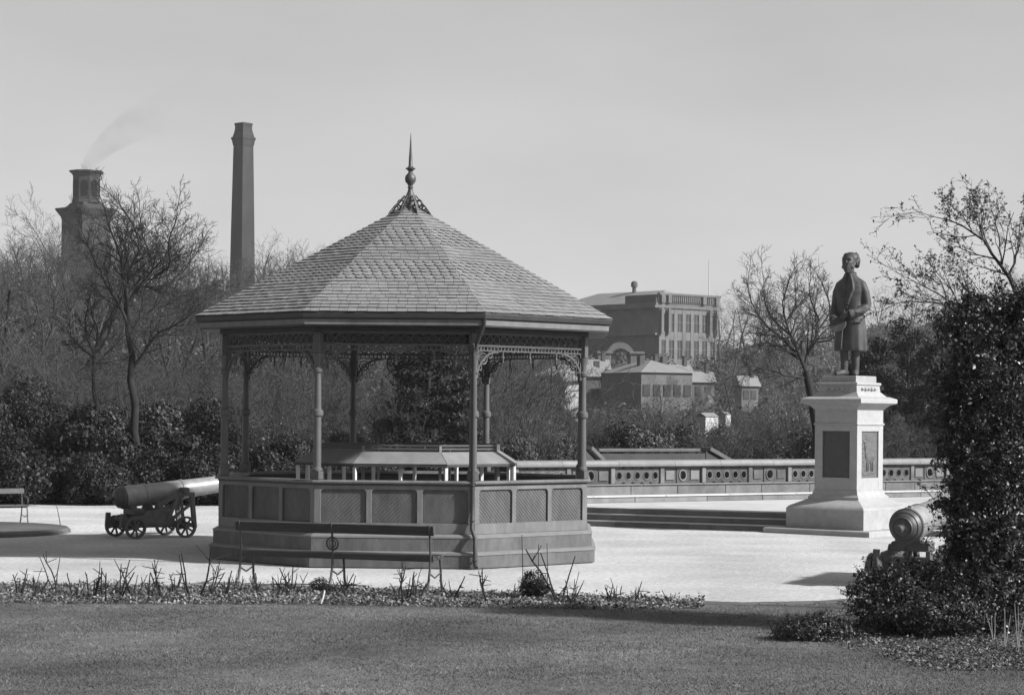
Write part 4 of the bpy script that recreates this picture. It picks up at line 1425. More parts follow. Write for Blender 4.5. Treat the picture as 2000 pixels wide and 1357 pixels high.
def brush_proto(seed, h):
    rng = np.random.default_rng(seed)
    root = thing('bare_shrub', 'bare twiggy shrub in the undergrowth behind the evergreens', 'shrub', group='bare twiggy shrubs in the undergrowth')
    out = {i: [] for i in range(4)}
    for i in range(7):
        a = rng.uniform(0, 2 * PI)
        grow(rng, (.15 * math.cos(a), .15 * math.sin(a), -.05), (.4 * math.cos(a), .4 * math.sin(a), 1), h * rng.uniform(.7, 1.1), .022, 0, S_BRUSH, out)
    VV, FF, off = [], [], 0
    V, Fq = tubes_np(out[0], 4); mesh_np('stem', V, Fq, M_BARKF, root, True)
    for lv in (1, 2, 3):
        V, Fq = tubes_np(out[lv], 3); VV.append(V); FF.append(Fq + off); off += len(V)
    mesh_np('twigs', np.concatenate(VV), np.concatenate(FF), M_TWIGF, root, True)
    return root

rnd = random.Random(77)
class Placer:
    """first use moves the prototype itself, later ones copy it"""
    def __init__(s, protos): s.p = protos; s.used = [False] * len(protos)
    def put(s, i, loc, rz, scale, label=None, group=None):
        i %= len(s.p); o = s.p[i]
        if not s.used[i]:
            s.used[i] = True
            s.keep = getattr(s, 'keep', [])
            s.first = getattr(s, 'first', {}); s.first[i] = (loc, rz, scale, label, group)
            return o
        return copy_tree(o, loc, rz, scale, label, group)
    def done(s):
        for i, (loc, rz, scale, label, group) in getattr(s, 'first', {}).items():
            o = s.p[i]; o.location = loc; o.rotation_euler = (0, 0, rz); o.scale = scale if hasattr(scale, '__len__') else (scale,) * 3
            if label: o['label'] = label
            if group: o['group'] = group

# evergreen shrubbery along the back of the gravel, dark front rows
lab = 'dark evergreen shrub in the bank along the back edge of the gravel'
grp = 'dark evergreen shrubs along the back of the gravel'
PD = Placer([shrub_proto(31 + i, M_LEAFD, lab, grp, 17000, .085, 1.55, 1.5) for i in range(3)])
n_ = 0
for px in range(-236, 640, 44):
    Y = 57.2 + rnd.uniform(-.3, .5)
    p = at(px + rnd.uniform(-10, 10), 900, Y); s = rnd.uniform(.75, 1.15) * (1.0 if px < 420 else .72)
    PD.put(n_, (p.x, Y, 0), rnd.uniform(0, 6.28), (s, s, s * rnd.uniform(.85, 1.15))); n_ += 1
for px in range(-256, 600, 62):
    Y = 60.5 + rnd.uniform(-.6, .8)
    p = at(px + rnd.uniform(-14, 14), 900, Y); s = rnd.uniform(1.05, 1.45) * (1.0 if px < 440 else .8)
    PD.put(n_, (p.x, Y, 0), rnd.uniform(0, 6.28), (s, s, s * rnd.uniform(.9, 1.25))); n_ += 1
PE = Placer([shrub_proto(45 + i, M_LEAFD, 'dark evergreen bush in the second rank of the wood bank, behind the front shrubbery', 'dark bushes in the second rank of the bank', 30000, .085, 2.5, 2.1) for i in range(2)])
for px in range(-254, 1060, 58):
    Y = 66.5 + rnd.uniform(-1.2, 1.5)
    p = at(px + rnd.uniform(-16, 16), 900, Y); s = rnd.uniform(.75, 1.1) * (1.1 if px < 470 else .6)
    PE.put(n_, (p.x, Y, gz(p.x, Y)), rnd.uniform(0, 6.28), (s * .9, s * .9, s * rnd.uniform(.9, 1.3))); n_ += 1
PE.done()
PD.done()
lab = 'lighter leafy shrub rising behind the dark evergreen bank'
grp = 'lighter shrubs behind the dark evergreen bank'
PM = Placer([shrub_proto(41 + i, m, lab, grp, 12000, .08, 1.7, 1.4, 'leafy_shrub') for i, m in enumerate((M_LEAFM, M_LEAFP, M_LEAFM))])
n_ = 0
for px in list(range(-60, 480, 70)) + list(range(480, 1080, 46)):
    Y = 64.5 + rnd.uniform(-1.5, 4)
    p = at(px + rnd.uniform(-14, 14), 900, Y); s = rnd.uniform(.8, 1.3) * (1.15 if px < 480 else .75)
    PM.put(n_, (p.x, Y, gz(p.x, Y)), rnd.uniform(0, 6.28), (s, s, s * rnd.uniform(.8, 1.2))); n_ += 1
for px in range(1090, 1900, 62):
    Y = 80 + rnd.uniform(-4, 14)
    p = at(px + rnd.uniform(-14, 14), 900, Y); s = rnd.uniform(.8, 1.25)
    PM.put(n_, (p.x, Y, gz(p.x, Y)), rnd.uniform(0, 6.28), (s, s, s * rnd.uniform(.8, 1.2)), 'leafy shrub in the rough ground seen above the terrace parapet', 'leafy shrubs above the parapet'); n_ += 1
PM.done()

# bare undergrowth
PB = Placer([brush_proto(51 + i, 2.6) for i in range(4)])
n_ = 0
for i in range(46):
    px = -60 + 1130 * (i + rnd.uniform(.1, .9)) / 46
    Y = 66 + 34 * ((i * 7) % 11) / 11 + rnd.uniform(-1, 1)
    p = at(px, 900, Y); s = rnd.uniform(.95, 1.5)
    PB.put(n_, (p.x, Y, gz(p.x, Y)), rnd.uniform(0, 6.28), (s, s, s)); n_ += 1
for i in range(26):
    px = 1100 + 830 * (i + rnd.uniform(.1, .9)) / 26
    Y = 74 + 46 * ((i * 5) % 9) / 9 + rnd.uniform(-1, 1)
    p = at(px, 900, Y); s = rnd.uniform(.75, 1.1)
    PB.put(n_, (p.x, Y, gz(p.x, Y)), rnd.uniform(0, 6.28), (s, s, s), 'bare twiggy shrub on the rough ground beyond the terrace parapet', 'bare shrubs beyond the parapet'); n_ += 1
PB.done()

# bare trees of the wood (left and behind the bandstand)
PT = Placer([bare_tree_proto(61 + i, 8.2, .16) for i in range(4)])
for i, (px, Y, h) in enumerate([(10, 76, 7.6), (62, 88, 8.4), (112, 80, 9.2), (158, 96, 9.3), (205, 108, 9.4), (322, 92, 7.6), (368, 82, 7.0), (405, 100, 7.4), (448, 86, 7.0), (505, 92, 8.0), (545, 84, 7.6),
                                (610, 90, 7.4), (672, 82, 6.6), (735, 96, 7.4), (885, 88, 6.2), (960, 80, 5.6), (1010, 94, 6.0), (1045, 84, 5.0), (-30, 84, 8.6), (280, 100, 8.4)]):
    p = at(px, 800, Y); s = h / 11.0
    PT.put(i, (p.x, Y, gz(p.x, Y)), rnd.uniform(0, 6.28), (s, s, s))
for i, (px, Y, h) in enumerate([(1300, 118, 5.0), (1372, 105, 4.6), (1440, 128, 6.0), (1700, 112, 7.0), (1760, 98, 6.6), (1830, 120, 8.4), (1880, 105, 7.5)]):
    p = at(px, 800, Y); s = h / 11.0
    PT.put(i + 1, (p.x, Y, gz(p.x, Y)), rnd.uniform(0, 6.28), (s, s, s), 'leafless tree on the rough ground between the parapet and the far buildings', 'leafless trees beyond the parapet')
PT.done()

# evergreen trees: dark one behind the bandstand, a dark clump right of the statue
def evergreen(label, seed, loc, h, w, n, m=M_LEAFD, group=None, tiers=9):
    rng = np.random.default_rng(seed)
    root = thing('evergreen_tree', label, 'tree', loc, 0, group)
    blobs, br = [], []
    for t in range(tiers):
        z = h * (.16 + .78 * t / (tiers - 1)); ww = w * (1 - .68 * (t / (tiers - 1)) ** 1.5)
        for q in range(6 if t < tiers - 2 else 3):
            a = rng.uniform(0, 2 * PI); d = ww * rng.uniform(.45, 1.0)
            e = (d * math.cos(a), d * math.sin(a), z + rng.normal(0, .12))
            blobs.append(e + (w * rng.uniform(.22, .36), w * rng.uniform(.22, .36), h * .055))
            br.append((np.array([[0, 0, z - .25], [e[0] * .5, e[1] * .5, z - .05], list(e)]), np.array([.03, .02, .01])))
    P, Nn = blob_points(rng, blobs, n, .35)
    V, Fq = leaf_quads(rng, P, Nn, .10, .5, .4); mesh_np('crown', V, Fq, m, root)
    V, Fq = tubes_np(br, 5); mesh_np('branches', V, Fq, M_BARK, root, True)
    V, Fq = tubes_np([(np.array([[0, 0, -.1], [0, 0, h * .5], [.05, 0, h * .97]]), np.array([.14, .09, .02]))], 8)
    mesh_np('trunk', V, Fq, M_BARK, root, True)
    return root
p = at(835, 870, 66); evergreen('dark evergreen tree with layered boughs seen through the bandstand', 71, (p.x, 66, 0), 4.9, 2.0, 38000)
for i, (px, Y, h, w_, lb) in enumerate([(1712, 84, 5.4, 1.5, 'dark evergreen tree directly right of the statue, nearest of the clump'), (1772, 90, 6.2, 1.7, 'dark evergreen tree in the middle of the clump right of the statue'), (1838, 86, 6.4, 1.6, 'dark evergreen tree of the clump touching the holly bush outline'), (1662, 92, 4.6, 1.4, 'low dark evergreen tree directly behind the statue pedestal')]):
    p = at(px, 800, Y); evergreen(lb, 72 + i, (p.x, Y, gz(p.x, Y)), h, w_, 30000)

# far woods on the hillside: one mass
rng = np.random.default_rng(91)
VV, FF, off = [], [], 0
base_sets = []
for q in range(5):
    out = tree_parts(np.random.default_rng(200 + q), S_FAR, 8.0, .16, (0, 0, 1))
    vs_, fs_, o2 = [], [], 0
    for lv in out:
        V, Fq = tubes_np(out[lv], 5 if lv == 0 else 3); vs_.append(V); fs_.append(Fq + o2); o2 += len(V)
    base_sets.append((np.concatenate(vs_), np.concatenate(fs_)))
def far_tree(px, Y, h, tw=1.0):
    global off
    V, Fq = base_sets[int(rng.integers(5))]
    p = at(px, 800, Y); a = rng.uniform(0, 6.28); s = h / 10.5
    c, sn = math.cos(a) * s, math.sin(a) * s
    W = np.stack([V[:, 0] * c - V[:, 1] * sn + p.x, V[:, 0] * sn + V[:, 1] * c + Y, V[:, 2] * s + gz(p.x, Y) - .2], 1)
    VV.append(W); FF.append(Fq + off); off += len(W)
for i in range(85):
    px = -90 + 1180 * (i + rng.uniform(0, 1)) / 85; Y = rng.uniform(112, 150)
    far_tree(px, Y, rng.uniform(4.5, 7.0))
for i in range(50):
    px = 1060 + 960 * (i + rng.uniform(0, 1)) / 50; Y = rng.uniform(150, 240) if not 1090 < px < 1480 else rng.uniform(120, 165)
    far_tree(px, Y, rng.uniform(5, 8) if not 1090 < px < 1480 else rng.uniform(3, 4.2))
for i in range(75):
    px = 1390 + 640 * (i + rng.uniform(0, 1)) / 75; far_tree(px, rng.uniform(280, 450), rng.uniform(8, 14))
for i in range(40):
    px = -60 + 620 * (i + rng.uniform(0, 1)) / 40; far_tree(px, rng.uniform(150, 175), rng.uniform(3.5, 6))
o = mesh_np('wood', np.concatenate(VV), np.concatenate(FF), M_WOODS, None, True)
tag(o, 'far bare wood covering the hillside behind the park', 'wood', kind='stuff')
# leafy undergrowth of the far bank as one mass
blobs = []
for i in range(240):
    px = -90 + 1160 * rng.uniform(0, 1); Y = rng.uniform(72, 140); p = at(px, 900, Y)
    r_ = rng.uniform(.7, 1.6); blobs.append((p.x, Y, gz(p.x, Y) + r_ * .3, r_ * 1.2, r_ * 1.2, r_ * .8))
for i in range(140):
    px = 1080 + 900 * rng.uniform(0, 1); Y = rng.uniform(90, 190); p = at(px, 900, Y)
    r_ = rng.uniform(.6, 1.3); blobs.append((p.x, Y, gz(p.x, Y) + r_ * .3, r_ * 1.4, r_ * 1.2, r_ * .8))
P, Nn = blob_points(rng, blobs, 120000, .25)
V, Fq = leaf_quads(rng, P, Nn, .24, .2, .6)
blobs = []
for i in range(330):
    px = 1060 + 960 * rng.uniform(0, 1) if i < 230 else -80 + 1100 * rng.uniform(0, 1)
    Y = rng.uniform(230, 470) if i < 230 else rng.uniform(130, 175); p = at(px, 900, Y)
    r_ = rng.uniform(1.2, 2.8) * (1.3 if i < 230 else .7); blobs.append((p.x, Y, gz(p.x, Y) + r_ * .3, r_ * 1.2, r_ * 1.2, r_ * .9))
P, Nn = blob_points(rng, blobs, 150000, .25)
V2, F2 = leaf_quads(rng, P, Nn, .42, .2, .7)
V, Fq = np.concatenate([V, V2]), np.concatenate([Fq, F2 + len(V)])
o = mesh_np('undergrowth', V, Fq, mat('undergrowth_leaf', .058, .8, .3, .5, island=.5, spec=.2, blotch=(.15, .45)))
tag(o, 'tangled low undergrowth over the bank and rough ground behind', 'undergrowth', kind='stuff')

# ---------------------------------------------------------------- right foreground: holly and low bushes
def leafy(name, label, cat, loc, blobs, n, size, m, seed, shell=.3, stems=10, droop=.2, asp=.55, shoots=0, slen=.3):
    rng = np.random.default_rng(seed)
    root = thing(name, label, cat, loc)
    P, Nn = blob_points(rng, blobs, n, shell)
    br = []
    if shoots:
        # leafy shoots pushing out through the surface, unevenly
        S0, D0 = blob_points(rng, blobs, shoots, .12)
        PP, NN = [P], [Nn]
        for a_, d_ in zip(S0, D0):
            d_ = unit(d_ + rng.normal(0, .45, 3) + [0, 0, .25]); L = slen * rng.uniform(.3, 1.0) * (1.5 if rng.random() < .06 else 1)
            bend = rng.normal(0, .25, 3)
            tt = np.linspace(-.5, 1, 5)[:, None]
            q = a_ + d_ * tt * L + bend * L * tt ** 2 * .4
            br.append((q, np.linspace(.006, .002, 5)))
            m_ = int(16 + 70 * L); u = rng.uniform(-.4, 1, m_)[:, None]
            lp_ = a_ + d_ * u * L + bend * L * u ** 2 * .4 + rng.normal(0, size * .55, (m_, 3))
            PP.append(lp_); NN.append(np.tile(d_ * .4 + [0, 0, .5], (m_, 1)))
        P, Nn = np.concatenate(PP), np.concatenate(NN)
    k = P[:, 2] > .01
    V, Fq = leaf_quads(rng, P[k], Nn[k], size, droop, asp)
    mesh_np('foliage', V, Fq, m, root)
    for i in range(stems):
        b_ = blobs[i % len(blobs)]; e = np.array(b_[:3]) + rng.normal(0, .1, 3) * np.array(b_[3:])
        s0 = np.array([e[0] * .25 + rng.normal(0, .05), e[1] * .25 + rng.normal(0, .05), -.03])
        br.append((np.stack([s0, (s0 + e) / 2 + rng.normal(0, .04, 3), e]), np.array([.03, .02, .008])))
    V, Fq = tubes_np(br, 5); mesh_np('twigs', V, Fq, M_BARK, root, True)
    return root
HB = Vector((at(1960, 1200, 25).x, 25, 0))
def hb(px, py, rx, rz_, dy=0.0, ry=None):
    p = at(px, py, 25 + dy) - HB
    k = 25 / F
    return (p.x, p.y, p.z, rx * k, (ry or rx) * k, rz_ * k)
rhb = random.Random(6)
HX = []
for i in range(70):
    yy_ = rhb.uniform(590, 1090)
    ex = float(np.interp(yy_, [590, 606, 630, 650, 680, 700, 742, 800, 840, 878, 908, 952, 970, 995, 1017, 1050, 1090],
                         [1891, 1822, 1834, 1865, 1869, 1848, 1842, 1850, 1836, 1812, 1861, 1854, 1822, 1828, 1868, 1858, 1852]))
    rr_ = rhb.uniform(9, 24)
    HX.append(hb(ex + rr_ * .8 + (0 if i % 2 else rhb.uniform(0, 40)), yy_, rr_, rhb.uniform(8, 17), rhb.uniform(-.35, .2)))
for i in range(14): HX.append(hb(rhb.uniform(1880, 2030), rhb.uniform(570, 620), rhb.uniform(14, 30), rhb.uniform(14, 30), rhb.uniform(-.2, .3)))
leafy('holly_bush', 'tall dark holly bush filling the right edge in front of the cannon', 'bush', tuple(HB),
      [hb(1918, 650, 50, 50), hb(1970, 640, 70, 70, .3), hb(1912, 730, 58, 75, -.1), hb(1985, 760, 90, 90, -.2), hb(1902, 830, 58, 62, -.2), hb(1960, 880, 90, 90, -.3), hb(1908, 950, 50, 70, 0), hb(1960, 1020, 95, 100, -.3),
       hb(1895, 1060, 46, 60, -.2), hb(2010, 700, 80, 110, .3), hb(2020, 900, 90, 120, .2), hb(2020, 1090, 90, 110, .1), hb(1935, 1150, 90, 70, -.4), hb(1872, 780, 40, 36, .1)] + HX,
      38000, .042, M_LEAFH, 101, .45, 17, shoots=1500, slen=.34)
SK = Vector((at(1790, 1230, 24.6).x, 24.6, 0))
def skb(px, py, rx, rz_, dy=0.0):
    p = at(px, py, 24.6 + dy) - SK; k = 24.6 / F
    return (p.x, p.y, p.z, rx * k, rx * k, rz_ * k)
leafy('evergreen_bush', 'low spreading dark bush below the right cannon, in front of its carriage', 'bush', tuple(SK),
      [skb(1760, 1160, 70, 48, 0), skb(1840, 1150, 70, 50, .1), skb(1800, 1200, 90, 40, -.3), skb(1715, 1190, 50, 40, -.1), skb(1880, 1195, 70, 45, -.3), skb(1672, 1150, 18, 14, -.1), skb(1690, 1130, 18, 18, 0), skb(1730, 1125, 36, 22, 0), skb(1790, 1115, 40, 20, .1)],
      20000, .034, mat('leaf_dim', .028, .5, .3, 2, island=.8, spec=.4, blotch=(1.8, .4)), 102, .3, 9, shoots=420, slen=.2)
MD = ground(1585, 1252)
k_ = MD.y / F
leafy('mound_bush', 'small dark rounded mound of foliage on the lawn at the foot of the right bushes', 'bush', tuple(MD),
      [(0, .1, .12, 70 * k_, .3, .17), (0, .06, .1, 60 * k_, .3, .14), (-.22, .05, .09, 40 * k_, .25, .12), (.25, .1, .10, 48 * k_, .28, .14)],
      4500, .030, mat('leaf_dim', .035), 103, .3, 6, shoots=120, slen=.12)
RB = ground(1040, 1168); k_ = RB.y / F
leafy('box_bush', 'small round dark bush at the back of the flower bed below the bandstand corner', 'bush', tuple(RB),
      [(0, 0, 28 * k_, 28 * k_, 28 * k_, 26 * k_), (.02, -.03, 20 * k_, 30 * k_, 26 * k_, 18 * k_)], 3000, .024, M_LEAFD, 104, .2, 5, shoots=60, slen=.08)
SB = ground(625, 1160); k_ = SB.y / F
leafy('small_bush', 'tiny dark tuft of a bush beside the pale peg in the flower bed', 'bush', tuple(SB),
      [(0, 0, 18 * k_, 22 * k_, 20 * k_, 16 * k_), (.08, 0, 10 * k_, 18 * k_, 18 * k_, 11 * k_)], 1600, .024, M_LEAFD, 105, .25, 5)

# weeds and bare earth at the foot of the holly, and pale shoots at the edge
rng = np.random.default_rng(110)
pts, nn_ = [], 9000
sx_ = rng.uniform(1560, 2040, nn_ * 2); sy_ = rng.uniform(1222, 1312, nn_ * 2)
keep = (sy_ - 1222) / 90 < .25 + .75 * np.clip((sx_ - 1560) / 260, 0, 1)
keep &= rng.random(len(sx_)) < .35 + .65 * (np.sin(sx_ * .06) * np.sin(sy_ * .11 + sx_ * .02) > -.1)
for a_, b_ in zip(sx_[keep], sy_[keep]):
    g = ground(a_, b_); pts.append((g.x, g.y, .015 + abs(rng.normal(0, .022))))
pts = np.array(pts)
V, Fq = leaf_quads(rng, pts, np.tile([0, 0, 1.0], (len(pts), 1)), .035, 0, .45)
o = mesh_np('weeds', V, Fq, mat('weed_leaf', .09, .7, .3, 3, island=.8, spec=.3))
tag(o, 'low weeds and litter over the earth at the foot of the right bushes', 'weeds', kind='stuff')

# flower bed: leafy ground cover
pts = []; rng = np.random.default_rng(120)
while len(pts) < 23000:
    px = rng.uniform(-40, 1375); t = rng.uniform(0, 1)
    y0, y1 = front_edge(px) + 2, lawn_edge(px) - 1
    g = ground(px, y0 + (y1 - y0) * t)
    c = math.sin(g.x * 5.1 + 1) * math.sin(g.y * 4.3 + g.x) + .6 * math.sin(g.x * 11 + g.y * 7)
    if rng.random() < .25 + .5 * (c > -.1):
        pts.append((g.x, g.y, .02 + abs(rng.normal(0, .022)) * (1 + .7 * c)))
pts = np.array(pts)
V, Fq = leaf_quads(rng, pts, np.tile([0, 0, .8], (len(pts), 1)), .042, 0, .5)
o = mesh_np('bedding_plants', V, Fq, mat('bed_leaf', .13, .7, .35, 2.5, island=.6, spec=.3, blotch=(1.6, .5)))
tag(o, 'low leafy bedding plants covering the flower bed', 'bedding plants', kind='stuff')

# bare rose bushes
def rose(seed, h, stems):
    rng = np.random.default_rng(seed)
    root = thing('rose_bush', 'bare pruned rose bush of thin upright stems in the flower bed', 'rose bush', group='bare rose bushes in the flower bed')
    br = []
    for i in range(stems):
        a = rng.uniform(0, 2 * PI); sp_ = rng.uniform(.15, .6); d = np.array([sp_ * math.cos(a), sp_ * math.sin(a), 1]) * [1, 1, 1]
        d = unit(d); p = [np.array([.02 * math.cos(a), .02 * math.sin(a), -.03])]
        L = h * rng.uniform(.55, 1.05)
        for q in range(5):
            d = unit(d + rng.normal(0, .09, 3) + [0, 0, .05]); p.append(p[-1] + d * L / 5)
        r0 = rng.uniform(.006, .011)
        P = np.array(p); br.append((P, np.linspace(r0, r0 * .5, 6)))
        for q in range(int(rng.integers(1, 4))):
            j = int(rng.integers(2, 5)); dd = unit(P[j + 0] - P[j - 1] + rng.normal(0, .5, 3))
            e = [P[j] + dd * L * .11 * z for z in range(4)]
            br.append((np.array(e), np.linspace(.005, .003, 4)))
    V, Fq = tubes_np(br, 6); mesh_np('stems', V, Fq, M_BARK, root, True)
    return root
PR = Placer([rose(130 + i, (.36, .46, .6, .40, .30)[i], (4, 3, 3, 5, 4)[i]) for i in range(5)])
for i, (px, kind, s) in enumerate([(38, 0, 1), (70, 3, .9), (112, 2, .9), (148, 4, 1), (178, 3, 1.1), (204, 0, 1.1), (228, 1, 1.1), (262, 4, 1.1), (290, 4, 1), (322, 1, 1.1), (342, 0, .9), (380, 2, 1.2), (402, 1, 1), (438, 4, 1.1), (462, 3, .8), (502, 4, 1),
                                   (540, 3, .9), (562, 0, 1), (577, 4, 1.1), (660, 4, 1), (684, 3, .9), (772, 1, 1), (792, 0, 1.1), (812, 3, 1), (880, 4, 1), (955, 1, 1), (1000, 4, .7), (1094, 2, 1.2), (1114, 3, .9), (1190, 0, .8), (1206, 3, .8), (1238, 4, .9), (1312, 4, .6)]):
    y0, y1 = front_edge(px), lawn_edge(px)
    g = ground(px, y0 + (y1 - y0) * rnd.uniform(.3, .75))
    PR.put(kind, (g.x, g.y, .0), rnd.uniform(0, 6.28), s * 1.3)
PR.done()
# pale shoots by the right edge
for px, py, h in ((1962, 1268, .42), (1988, 1272, .48), (1940, 1255, .3)):
    g = ground(px, py); r = thing('sapling', 'thin pale whippy sapling in the weeds at the lower right corner', 'sapling', tuple(g), 0, 'pale saplings in the lower right corner')
    br = []
    for q in range(3):
        a = rnd.uniform(-.3, .3); p = np.array([[0, 0, -.02], [a * .1, .0, h * .4], [a * .3 + rnd.uniform(-.03, .03), .02, h * rnd.uniform(.8, 1.1)]])
        br.append((p, np.array([.007, .005, .003])))
    V, Fq = tubes_np(br, 5); mesh_np('stems', V, Fq, mat('pale_bark', .17, .8, .2), r, True)
# ---------------------------------------------------------------- mill chimneys
p = at(165, 800, 420); ps = 420 / F
def zat(py, Y, px=165): return at(px, py, Y).z
tw = thing('chimney_tower', 'broad square mill tower chimney with an eight sided lantern top, smoking, far left', 'chimney', (p.x, 420, 0), R(-43))
hw = 94 * ps / 2 / 1.40
z0, z1, z2, z3 = zat(418, 420), zat(408, 420), zat(396, 420), zat(345, 420)
sq_loft([(hw * 1.02, -1), (hw, z0 - 1.0)], 'shaft', M_TOWER, tw)
sq_loft([(hw * 1.02, z0 - .99), (hw * 1.04, z0 - .6), (hw * 1.27, z1 - .25), (hw * 1.27, z1 + .05), (hw * 1.05, z1 + .15)], 'cornice', M_TOWER, tw)
hr = 54 * ps / 2
mb = MB(); mb.lathe([(hw * 1.25, z1 + .16), (hw * 1.1, z1 + .5), (hr * 1.15, z2 - .1)], 4, a0=PI / 4); mb.build('roof_skirt', M_TOWER, tw)
mb = MB(); mb.lathe([(hr * 1.08, z2 - .09), (hr * 1.04, z2 + .3), (hr * 1.0, z2 + .4), (hr * .98, z3)], 8, a0=PI / 8); ln = mb.build('lantern', M_TOWER, tw)
for k in range(8):
    a = 2 * PI * k / 8 + R(0); rr = hr * .985 * math.cos(PI / 8)
    mb = MB(); d = Vector((math.cos(a), math.sin(a), 0)); u = Vector((-math.sin(a), math.cos(a), 0))
    w_ = hr * .26; zz = zat(385, 420); zt = zat(360, 420)
    poly = [(-w_, zz), (w_, zz), (w_, zt)] + [(w_ * math.cos(q * PI / 6), zt + w_ * math.sin(q * PI / 6)) for q in range(1, 6)] + [(-w_, zt)]
    mb.prism(poly, d * (rr + .02), u, (0, 0, 1), .10); mb.build('opening', M_VOID, ln)
zc = zat(334, 420)
mb = MB(); mb.lathe([(hr * 1.0, z3 + .01), (hr * 1.04, z3 + .3), (hr * 1.14, zc - .55), (hr * 1.26, zc - .3), (hr * 1.26, zc - .05), (hr * 1.1, zc), (hr * .8, zc + .05), (hr * .78, zc - .3)], 8, a0=PI / 8); mb.build('cap', M_TOWER, tw)

Y2 = 450; ps2 = Y2 / F
p = at(471, 800, Y2)
c2 = thing('chimney_stack', 'tall slender tapering mill chimney with a flared crown behind the bandstand roof', 'chimney', (p.x, Y2, 0), R(-41))
def zz2(py): return at(471, py, Y2).z
def h2(wpx): return wpx * ps2 / 2 / 1.40
sq_loft([(h2(58), -1), (h2(49), zz2(560)), (h2(44), zz2(420)), (h2(38.5), zz2(287))], 'shaft', M_TOWER, c2)
sq_loft([(h2(38.6), zz2(287) + .05), (h2(42), zz2(281)), (h2(44), zz2(275)), (h2(48), zz2(272)), (h2(48), zz2(269.5)), (h2(43), zz2(268))], 'crown', M_TOWER, c2)
sq_loft([(h2(42), zz2(267.5)), (h2(36), zz2(259)), (h2(33), zz2(252)), (h2(33), zz2(247)), (h2(35.5), zz2(244)), (h2(35), zz2(241)), (h2(28), zz2(240.5))], 'cap', M_TOWER, c2)
for s in (-1, 1):
    pass

# smoke drifting right from the tower
mb = MB(); rings = []
for px, py, r in ((165, 334, 1.0), (176, 318, 1.6), (200, 290, 2.4), (232, 264, 3.3), (275, 240, 4.4), (330, 218, 5.6), (400, 196, 7.0)):
    q = at(px, py, 420); rings.append([(q.x + r * math.cos(2 * PI * k / 14), q.y + r * .9 * math.sin(2 * PI * k / 14), q.z + r * .75 * math.cos(2 * PI * k / 14 + 1.2)) for k in range(14)])
mb.loft(rings)
ms = bpy.data.materials.new('smoke'); ms.use_nodes = True
nt = ms.node_tree; nt.nodes.remove(nt.nodes['Principled BSDF'])
pv = nt.nodes.new('ShaderNodeVolumePrincipled'); pv.inputs['Color'].default_value = (.02, .02, .02, 1)
tcn = nt.nodes.new('ShaderNodeTexCoord'); nzn = nt.nodes.new('ShaderNodeTexNoise'); nzn.inputs['Scale'].default_value = .16; nzn.inputs['Detail'].default_value = 4
mrn = nt.nodes.new('ShaderNodeMapRange'); mrn.inputs['From Min'].default_value = .25; mrn.inputs['From Max'].default_value = .75; mrn.inputs['To Max'].default_value = 1.6
sxyz = nt.nodes.new('ShaderNodeSeparateXYZ'); fade = nt.nodes.new('ShaderNodeMapRange')
fade.inputs['From Min'].default_value = 0.0; fade.inputs['From Max'].default_value = 1.0; fade.inputs['To Min'].default_value = .13; fade.inputs['To Max'].default_value = .004
pw = nt.nodes.new('ShaderNodeMath'); pw.operation = 'POWER'; pw.inputs[1].default_value = .55
mul = nt.nodes.new('ShaderNodeMath'); mul.operation = 'MULTIPLY'
nt.links.new(tcn.outputs['Generated'], sxyz.inputs[0]); nt.links.new(sxyz.outputs['X'], pw.inputs[0]); nt.links.new(pw.outputs[0], fade.inputs['Value'])
nt.links.new(tcn.outputs['Object'], nzn.inputs['Vector']); nt.links.new(nzn.outputs['Fac'], mrn.inputs['Value'])
nt.links.new(mrn.outputs['Result'], mul.inputs[0]); nt.links.new(fade.outputs['Result'], mul.inputs[1]); nt.links.new(mul.outputs[0], pv.inputs['Density'])
nt.links.new(pv.outputs['Volume'], nt.nodes['Material Output'].inputs['Volume'])
o = mb.build('smoke', ms); tag(o, 'thin grey smoke drifting from the tower chimney', 'smoke', kind='stuff')

# ---------------------------------------------------------------- buildings
def house(name, label, cat, px, Y, rz, w_, d_, zb, zt, roof_h, mw, ms_, mr, over=.3, hip=True):
    p = at(px, 800, Y)
    t = thing(name, label, cat, (p.x, Y, zb), rz)
    h = zt - zb
    mb = MB(); mb.box((w_ / 2, d_ / 2, h / 2 - .5), (w_, d_, h + 1.0)); mb.build('wall', mw, t)
    o = over
    mb = MB()
    if hip:
        i = min(w_, d_) / 2
        b_ = [(-o, -o, h + .01), (w_ + o, -o, h + .01), (w_ + o, d_ + o, h + .01), (-o, d_ + o, h + .01)]
        if w_ >= d_: r_ = [(i, d_ / 2, h + roof_h), (w_ - i, d_ / 2, h + roof_h)]; fs = [(0, 1, 5, 4), (1, 2, 5), (2, 3, 4, 5), (3, 0, 4), (3, 2, 1, 0)]
        else: r_ = [(w_ / 2, i, h + roof_h), (w_ / 2, d_ - i, h + roof_h)]; fs = [(0, 1, 4), (1, 2, 5, 4), (2, 3, 5), (3, 0, 4, 5), (3, 2, 1, 0)]
        mb.add(b_ + r_, fs)
    else:
        b_ = [(-o, -o, h + .01), (w_ + o, -o, h + .01), (w_ + o, d_ + o, h + .01), (-o, d_ + o, h + .01), (-o, d_ / 2, h + roof_h), (w_ + o, d_ / 2, h + roof_h)]
        mb.add(b_, [(0, 1, 5, 4), (2, 3, 4, 5), (0, 4, 3), (1, 2, 5), (3, 2, 1, 0)])
    mb.build('roof', mr, t)
    return t
YB = 380; pb = YB / F
def zB(py, px=1284): return at(px, py, YB).z
p = at(1284, 800, YB)
